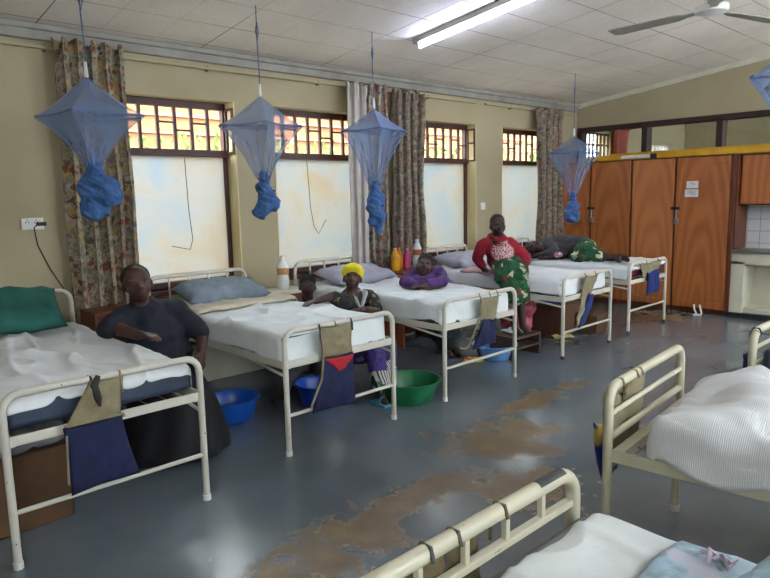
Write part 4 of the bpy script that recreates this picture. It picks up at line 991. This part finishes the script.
def hair(t, c, m_, s=1.0, name='hair', mat=HAIR, r=(.079, .094, .083), off=(0, .022, .042), disp=.002):
    return wear(t, name, [('e', V(c)+m_ @ V(tuple(q*s for q in off)), tuple(q*s for q in r), m_), ('e', V(c)+m_ @ V((0, .045*s, .0)), (.072*s, .066*s, .07*s), m_)], mat, .008, disp, 60)
def skirt_loft(t, name, rings, mat, folds=9, amp=.02, seg=60, label=None):
    """rings: (center, rx, ry)"""
    b = MB(); R_ = []
    for i, (c, rx, ry) in enumerate(rings):
        c = V(c); f = i/(len(rings)-1)
        R_.append([c+V(((rx+amp*f*math.sin(k*folds*2*PI/seg+i*.25))*math.cos(2*PI*k/seg), (ry+amp*f*math.sin(k*folds*2*PI/seg+i*.25))*math.sin(2*PI*k/seg), .01*math.sin(k*3*2*PI/seg))) for k in range(seg)])
    b.loft(R_, True); o = b.build(name, mat, t, smooth=True, auto=60, subsurf=1); o.matrix_parent_inverse = parent_mat(t).inverted()
    if label: o['label'] = label
    return o

# 1. woman in navy between the first two beds
hc = V((1.665, 4.07, 1.075)); hm = rotm(-.25, -.10, -.12) @ Matrix.Diagonal((1.1, 1.02, 1.0))
sk = head_parts(hc, hm, 1.06)+[('c', (1.68, 4.1, .98), .055, (1.72, 4.12, .88), .09), ('c', (1.72, 4.12, .85), .13, (1.80, 4.14, .5), .15),
     ('c', (1.56, 4.08, .86), .06, (1.47, 4.0, .83), .05), ('c', (1.47, 4.0, .83), .045, (1.52, 3.76, .81), .032), ('c', (1.92, 4.08, .86), .06, (2.04, 3.98, .70), .05), ('c', (2.04, 3.98, .68), .045, (1.97, 3.86, .62), .03)]
sk += hand_parts((1.525, 3.755, .812), (.35, -.9, -.02), (0, 0, 1), 1.0, 1, .35)+hand_parts((1.965, 3.85, .615), (-.3, -.5, -.75), (.4, -.9, .2), 1.0, -1, .6)
p1 = person((1.8, 4.1, 0), 'woman in navy top and black skirt leaning on the leftmost bed', sk)
hair(p1, hc, hm, 1.06, r=(.08, .092, .08), off=(0, .03, .04)); eyes(p1, hc, hm, 1.06)
SHIRT1 = M('navy_top', (17, 22, 38), (12, 17, 29), .85, 8, .35, .7, .2, 30)
wear(p1, 'top', [('c', (1.72, 4.12, .84), .15, (1.80, 4.14, .58), .185), ('c', (1.6, 4.1, .865), .085, (1.86, 4.1, .865), .085), ('e', (1.75, 4.05, .74), (.19, .14, .12)), ('e', (1.80, 4.06, .6), (.20, .16, .13)),
                 ('c', (1.56, 4.08, .86), .085, (1.46, 4.0, .84), .068), ('c', (1.46, 4.0, .84), .064, (1.42, 3.98, .83), .06), ('c', (1.92, 4.09, .855), .088, (2.03, 3.99, .72), .07), ('c', (1.695, 4.1, .95), .06, (1.72, 4.11, .9), .085)], SHIRT1, .011, .014, 9)
BLKS = M('black_skirt', (17, 17, 20), (24, 24, 28), .9, 6)
skirt_loft(p1, 'skirt', [((1.80, 4.13, .60), .17, .15), ((1.80, 4.08, .52), .2, .2), ((1.78, 3.98, .44), .22, .3), ((1.76, 3.88, .34), .24, .36), ((1.74, 3.84, .2), .29, .38), ((1.72, 3.84, .1), .33, .40), ((1.71, 3.84, .01), .36, .42)], BLKS, 9, .025)
t = empty('low_stool', (1.80, 4.17, 0), 'low stool hidden under the black skirt', 'stool')
b = MB(); b.box((-.15, -.12, .30), (.15, .12, .33)); b.build('seat', SW, t)
for sx in (-1, 1):
    for sy in (-1, 1): b = MB(); b.box((sx*.12-.015, sy*.09-.015, 0), (sx*.12+.015, sy*.09+.015, .3)); b.build('leg', SW, t)

# 2. woman with yellow headscarf
hc = V((3.43, 4.03, .93)); hm = rotm(-.75, -.28, .05)
sk = head_parts(hc, hm, .98)+[('c', (3.46, 4.06, .84), .045, (3.48, 4.08, .76), .08), ('c', (3.48, 4.1, .72), .11, (3.5, 4.18, .32), .13),
     ('c', (3.34, 4.02, .74), .045, (3.22, 4.06, .80), .038), ('c', (3.22, 4.06, .80), .034, (3.04, 4.0, .80), .024), ('c', (3.60, 4.0, .73), .045, (3.52, 3.84, .66), .038), ('c', (3.52, 3.84, .66), .035, (3.38, 3.82, .70), .026),
     ('c', (3.46, 4.12, .3), .085, (3.44, 3.78, .36), .06), ('c', (3.44, 3.78, .36), .055, (3.32, 3.62, .08), .035), ('c', (3.56, 4.12, .3), .085, (3.56, 3.8, .36), .06), ('c', (3.56, 3.8, .36), .055, (3.5, 3.72, .08), .035)]
sk += hand_parts((3.04, 4.0, .795), (-1, -.15, -.02), (0, 0, 1), .95, -1, .3)+hand_parts((3.38, 3.82, .70), (-.9, .2, .1), (0, 0, 1), .95, 1, .4)
sk += [('c', (3.32, 3.62, .06), .035, (3.27, 3.50, .03), .028), ('c', (3.5, 3.72, .06), .035, (3.47, 3.60, .03), .028)]
p2 = person((3.46, 4.05, 0), 'woman in yellow headscarf sitting low behind the bed', sk)
eyes(p2, hc, hm, .98)
YH = M('yellow_scarf', (226, 212, 34), (200, 184, 24), .8, 10, .35, .7, .4, 40)
wear(p2, 'headscarf', [('e', hc+hm @ V((0, .022, .06)), (.094, .105, .072), hm), ('e', hc+hm @ V((.0, .05, .03)), (.086, .082, .075), hm), ('e', hc+hm @ V((0, -.015, .072)), (.085, .08, .048), hm)], YH, .009, .008, 24)
DK = floral_mat('check_blouse', (38, 38, 40), [(64, 66, 44), (30, 30, 34), (128, 126, 70), (52, 52, 54)], 24, 0)
wear(p2, 'blouse', [('c', (3.48, 4.09, .74), .115, (3.5, 4.17, .36), .15), ('c', (3.36, 4.05, .755), .068, (3.61, 4.04, .75), .068), ('c', (3.34, 4.02, .745), .062, (3.26, 4.05, .785), .056), ('c', (3.61, 4.0, .735), .064, (3.54, 3.87, .67), .055)], DK, .011, .008, 12)
wear(p2, 'collar', [('c', (3.40, 3.995, .80), .022, (3.44, 3.965, .70), .014), ('c', (3.53, 3.99, .80), .024, (3.47, 3.965, .70), .014), ('c', (3.40, 4.02, .81), .018, (3.53, 4.03, .815), .018)], M('white_collar', (188, 188, 186), (150, 150, 148), .9, 8), .008, .004, 20)
PUR = floral_mat('purple_pattern', (70, 56, 120), [(44, 34, 96), (120, 108, 150), (60, 48, 120), (36, 30, 70), (160, 150, 176)], 13, 0)
wear(p2, 'wrap_skirt', [('c', (3.5, 4.14, .32), .15, (3.5, 3.82, .37), .11), ('c', (3.42, 3.8, .38), .085, (3.58, 3.8, .38), .085), ('c', (3.42, 3.76, .36), .08, (3.37, 3.68, .24), .08), ('c', (3.57, 3.78, .36), .08, (3.52, 3.72, .24), .075)], PUR, .011, .012, 12)
wear(p2, 'striped_underskirt', [('c', (3.37, 3.68, .25), .072, (3.34, 3.62, .10), .07), ('c', (3.52, 3.72, .25), .07, (3.5, 3.69, .1), .068), ('c', (3.44, 3.69, .22), .07, (3.42, 3.66, .1), .07)], wave_cloth('black_white_stripe', (186, 182, 176), (24, 24, 26), 13, 'X', .0), .011, .006, 12)
b = MB(); b.box((3.225, 3.46, 0), (3.305, 3.64, .02)); b.tube([(3.235, 3.54, .02), (3.25, 3.53, .06), (3.29, 3.53, .06), (3.305, 3.54, .02)], .012, 8)
o = b.build('sandal', M('blue_sandal', (70, 140, 170), (60, 120, 150), .5), p2, bevel=.004); o.matrix_parent_inverse = parent_mat(p2).inverted()

# 3. child behind bed two
hc = V((3.26, 4.42, .845)); hm = rotm(-.6, -.05, .05)
sk = head_parts(hc, hm, .9)+[('c', (3.27, 4.44, .74), .04, (3.29, 4.46, .66), .06), ('c', (3.29, 4.46, .62), .085, (3.3, 4.5, .22), .10), ('c', (3.22, 4.42, .64), .036, (3.17, 4.32, .50), .03), ('c', (3.17, 4.32, .50), .03, (3.20, 4.2, .40), .022),
     ('c', (3.37, 4.42, .64), .036, (3.40, 4.34, .50), .03), ('c', (3.40, 4.34, .50), .03, (3.34, 4.24, .42), .022),
     ('c', (3.24, 4.44, .16), .07, (3.02, 4.30, .22), .05), ('c', (3.02, 4.30, .22), .045, (2.80, 4.20, .06), .032), ('c', (3.33, 4.42, .16), .07, (3.2, 4.2, .2), .05), ('c', (3.2, 4.2, .2), .045, (3.08, 4.12, .06), .032)]
sk += hand_parts((3.2, 4.2, .40), (-.2, -.9, -.2), (0, 0, 1), .75, 1, .5)+hand_parts((3.34, 4.24, .42), (-.3, -.9, -.2), (0, 0, 1), .75, -1, .5)
p3 = person((3.28, 4.45, 0), 'child with short black hair peeping over edge of bed', sk, SKIN2)
hair(p3, hc, hm, .9); eyes(p3, hc, hm, .9)
wear(p3, 'shirt', [('c', (3.29, 4.46, .63), .10, (3.3, 4.48, .24), .12), ('c', (3.22, 4.43, .66), .05, (3.36, 4.43, .66), .05), ('c', (3.22, 4.42, .64), .048, (3.17, 4.34, .53), .042), ('c', (3.37, 4.42, .64), .048, (3.40, 4.36, .53), .042)], M('maroon_shirt', (92, 34, 36), (74, 28, 30), .9), .011, .006)
wear(p3, 'trousers', [('c', (3.24, 4.44, .16), .09, (3.02, 4.30, .22), .066), ('c', (3.02, 4.30, .22), .06, (2.84, 4.215, .09), .045), ('c', (3.33, 4.42, .16), .09, (3.2, 4.2, .2), .064), ('c', (3.2, 4.2, .2), .058, (3.1, 4.13, .1), .045)], M('black_trousers', (52, 52, 58), (74, 74, 80), .9, 5), .011, .008)
wear(p3, 'shoe', [('c', (2.79, 4.2, .045), .04, (2.70, 4.14, .035), .033)], BLACK, .008, 0)
wear(p3, 'shoe', [('c', (3.07, 4.12, .045), .04, (3.0, 4.05, .035), .033)], BLACK, .008, 0)

# 4. girl in purple
hc = V((4.29, 4.02, .955)); hm = rotm(-.85, -.35, .18)
sk = head_parts(hc, hm, .98)+[('c', (4.35, 4.08, .9), .045, (4.42, 4.12, .86), .06), ('c', (4.45, 4.14, .84), .10, (4.86, 4.28, .58), .12),
     ('c', (4.30, 4.14, .86), .045, (4.12, 4.12, .80), .038), ('c', (4.12, 4.12, .795), .035, (4.05, 3.90, .795), .026), ('c', (4.47, 4.0, .86), .045, (4.32, 3.84, .80), .038), ('c', (4.32, 3.84, .795), .035, (4.12, 3.86, .80), .026),
     ('c', (4.86, 4.28, .55), .11, (4.78, 4.26, .42), .10), ('c', (4.76, 4.3, .42), .075, (4.78, 4.22, .08), .04), ('c', (4.86, 4.2, .42), .075, (4.84, 4.16, .08), .04), ('c', (4.78, 4.2, .05), .035, (4.72, 4.1, .03), .03), ('c', (4.84, 4.14, .05), .035, (4.78, 4.04, .03), .03)]
sk += hand_parts((4.05, 3.9, .80), (.4, -.9, 0), (0, 0, 1), .92, 1, .3)+hand_parts((4.12, 3.86, .81), (-.9, .25, 0), (0, 0, 1), .92, -1, .3)
p4 = person((4.75, 4.2, 0), 'girl in purple sweater with arms folded on the bed', sk, SKIN)
hair(p4, hc, hm, .98); eyes(p4, hc, hm, .98)
wear(p4, 'sweater', [('e', (4.34, 4.06, .845), (.12, .12, .06)), ('e', (4.27, 4.02, .835), (.13, .13, .05)), ('e', (4.2, 3.98, .815), (.09, .09, .035)), ('c', (4.36, 4.09, .88), .07, (4.46, 4.14, .86), .11), ('c', (4.44, 4.13, .85), .115, (4.86, 4.28, .60), .145), ('c', (4.32, 4.15, .865), .07, (4.49, 4.03, .865), .07), ('c', (4.30, 4.14, .865), .062, (4.13, 4.12, .82), .056), ('c', (4.13, 4.12, .818), .052, (4.07, 3.95, .812), .043),
                     ('c', (4.47, 4.0, .865), .062, (4.33, 3.85, .82), .056), ('c', (4.33, 3.85, .818), .052, (4.17, 3.86, .815), .043)], M('purple_knit', (84, 56, 112), (68, 44, 94), .95, 8, .35, .7, .3, 60), .011, .009, 12)
wear(p4, 'skirt', [('c', (4.86, 4.28, .55), .15, (4.80, 4.24, .25), .17), ('c', (4.80, 4.24, .25), .16, (4.80, 4.22, .12), .11)], floral_mat('dark_floral', (26, 40, 36), [(40, 70, 56), (20, 24, 28), (90, 98, 84), (30, 44, 60)], 12, 0), .012, .014, 9)

# 5. person in red sitting on bed four
hc = V((5.31, 3.97, 1.27)); hm = rotm(-.62, -.06, .03)
sk = head_parts(hc, hm, 1.0)+[('c', (5.33, 4.0, 1.16), .05, (5.37, 4.02, 1.1), .08), ('c', (5.40, 4.03, 1.04), .12, (5.50, 4.06, .90), .115),
     ('c', (5.27, 4.13, 1.07), .05, (5.28, 4.2, .94), .042), ('c', (5.28, 4.2, .94), .04, (5.30, 4.14, .82), .028), ('c', (5.51, 3.95, 1.07), .05, (5.58, 3.82, .92), .042), ('c', (5.58, 3.80, .92), .04, (5.46, 3.74, .86), .028),
     ('c', (5.48, 4.1, .86), .085, (5.22, 3.86, .78), .065), ('c', (5.22, 3.84, .76), .055, (5.2, 3.68, .32), .036), ('c', (5.56, 3.96, .86), .085, (5.32, 3.74, .78), .065), ('c', (5.32, 3.72, .76), .055, (5.3, 3.66, .32), .036),
     ('c', (5.2, 3.68, .28), .034, (5.14, 3.58, .255), .028), ('c', (5.3, 3.66, .28), .034, (5.24, 3.56, .255), .028)]
sk += hand_parts((5.30, 4.12, .81), (-.1, -.9, -.05), (0, 0, 1), .98, 1, .2)+hand_parts((5.46, 3.74, .865), (-.7, -.5, -.4), (0, -.3, 1), .98, -1, .5)
p5 = person((5.4, 4.0, 0), 'person in red hooded sweatshirt and green wrap sitting on bed edge', sk, SKIN2)
hair(p5, hc, hm, 1.0, r=(.075, .09, .079)); eyes(p5, hc, hm, 1.0)
def hoodie_mat():
    m, N, L, bb = nt('red_hoodie'); co = coords(N, L)
    t_ = N.new('ShaderNodeTexCoord')
    base = ramp(N, L, noise_n(N, L, co, 8), [(.35, srgb((146, 20, 40))), (.7, srgb((118, 15, 32)))])
    # white printed emblem on the chest
    mp = coords(N, L, (1/.15, 1/.15, 1/.13), (0, 0, 0), (-5.33/.15, -3.90/.15, -1.01/.13))
    ln = N.new('ShaderNodeVectorMath'); ln.operation = 'LENGTH'; L.new(mp, ln.inputs[0])
    r_ = ramp(N, L, ln.outputs['Value'], [(.78, (1, 1, 1)), (.95, (0, 0, 0))])
    vr = ramp(N, L, noise_n(N, L, coords(N, L, (1, 1, .6)), 42, 2, .6, 2.5), [(.49, (0, 0, 0)), (.53, (1, 1, 1))])
    f = N.new('ShaderNodeMath'); f.operation = 'MULTIPLY'; L.new(r_, f.inputs[0]); L.new(vr, f.inputs[1])
    L.new(mix(N, L, f.outputs[0], base, srgb((214, 190, 192))), bb.inputs['Base Color']); bb.inputs['Roughness'].default_value = .9
    return m
wear(p5, 'hooded_sweatshirt', [('c', (5.40, 4.03, 1.02), .135, (5.49, 4.06, .92), .15), ('c', (5.29, 4.11, 1.08), .07, (5.50, 3.96, 1.08), .07), ('c', (5.27, 4.13, 1.07), .068, (5.27, 4.2, .94), .058), ('c', (5.27, 4.2, .94), .056, (5.29, 4.15, .86), .046),
     ('c', (5.51, 3.95, 1.07), .07, (5.58, 3.82, .93), .06), ('c', (5.58, 3.82, .92), .058, (5.50, 3.77, .885), .046), ('e', (5.345, 4.0, 1.165), (.085, .085, .038)), ('e', (5.42, 4.08, 1.14), (.1, .085, .06)), ('e', (5.38, 3.96, .98), (.12, .11, .11)), ('e', (5.33, 3.94, 1.125), (.085, .065, .06))], hoodie_mat(), .011, .009, 11)
GRN = floral_mat('green_print_wrap', (24, 80, 48), [(18, 66, 38), (150, 160, 140), (34, 104, 62), (18, 46, 32), (190, 184, 150), (24, 80, 48), (96, 50, 50)], 13, 0)
wear(p5, 'wrap_skirt', [('c', (5.50, 4.06, .905), .145, (5.28, 3.82, .81), .11), ('c', (5.56, 3.98, .89), .12, (5.34, 3.76, .80), .10), ('c', (5.24, 3.84, .78), .10, (5.34, 3.74, .78), .10), ('c', (5.26, 3.80, .74), .10, (5.26, 3.73, .58), .10), ('c', (5.34, 3.75, .74), .10, (5.34, 3.71, .58), .095)], GRN, .011, .012, 10)

# 6. person lying on bed five
hc = V((6.98, 4.70, .90)); hm = rotm(-.5, -.5, 1.25)
sk = head_parts(hc, hm, 1.0)+[('c', (7.05, 4.64, .89), .05, (7.12, 4.55, .90), .08), ('c', (7.15, 4.5, .90), .12, (7.27, 4.15, .89), .13), ('c', (7.1, 4.5, .95), .05, (6.98, 4.36, .86), .04), ('c', (6.98, 4.36, .86), .038, (6.93, 4.52, .83), .028),
     ('c', (7.2, 4.45, .82), .05, (7.05, 4.3, .81), .04), ('c', (7.05, 4.3, .81), .038, (6.96, 4.42, .80), .028), ('c', (7.27, 4.12, .88), .09, (6.99, 3.95, .86), .068), ('c', (6.99, 3.95, .85), .056, (7.08, 3.62, .82), .036),
     ('c', (7.27, 4.1, .84), .08, (7.06, 3.86, .82), .065), ('c', (7.06, 3.86, .82), .055, (7.2, 3.58, .81), .036), ('c', (7.08, 3.6, .82), .036, (7.0, 3.53, .80), .028), ('c', (7.2, 3.56, .81), .036, (7.12, 3.49, .80), .028)]
sk += hand_parts((6.93, 4.52, .825), (-.1, .9, 0), (0, 0, 1), .95, 1, .5)+hand_parts((6.96, 4.42, .80), (-.3, .9, 0), (0, 0, 1), .95, -1, .5)
p6 = person((7.2, 4.2, .76), 'person lying curled on side in dark jacket and green wrap', sk, SKIN2)
hair(p6, hc, hm, 1.0); eyes(p6, hc, hm, 1.0)
wear(p6, 'jacket', [('c', (7.15, 4.52, .90), .135, (7.26, 4.2, .90), .15), ('c', (7.1, 4.52, .955), .068, (6.99, 4.37, .88), .056), ('c', (6.99, 4.37, .87), .052, (6.94, 4.48, .84), .044), ('c', (7.2, 4.45, .84), .07, (7.06, 4.31, .83), .056), ('c', (7.06, 4.31, .83), .052, (6.98, 4.4, .82), .044), ('e', (7.2, 4.35, .98), (.12, .16, .08))],
     M('dark_grey_jacket', (70, 68, 72), (52, 50, 54), .9, 8), .012, .012, 10)
wear(p6, 'pink_shirt', [('e', (7.02, 4.40, .88), (.06, .07, .06)), ('e', (6.98, 4.3, .83), (.05, .06, .04))], floral_mat('pink_print', (206, 140, 160), [(220, 180, 190), (190, 90, 120), (230, 220, 224), (110, 60, 90)], 22, 0), .009, .004)
wear(p6, 'wrap_skirt', [('c', (7.27, 4.12, .88), .15, (7.02, 3.95, .86), .11), ('c', (7.27, 4.1, .85), .13, (7.08, 3.86, .83), .10), ('c', (7.0, 3.95, .85), .095, (7.05, 3.8, .83), .085), ('e', (6.95, 4.02, .82), (.08, .12, .06))], GRN, .012, .018, 12)
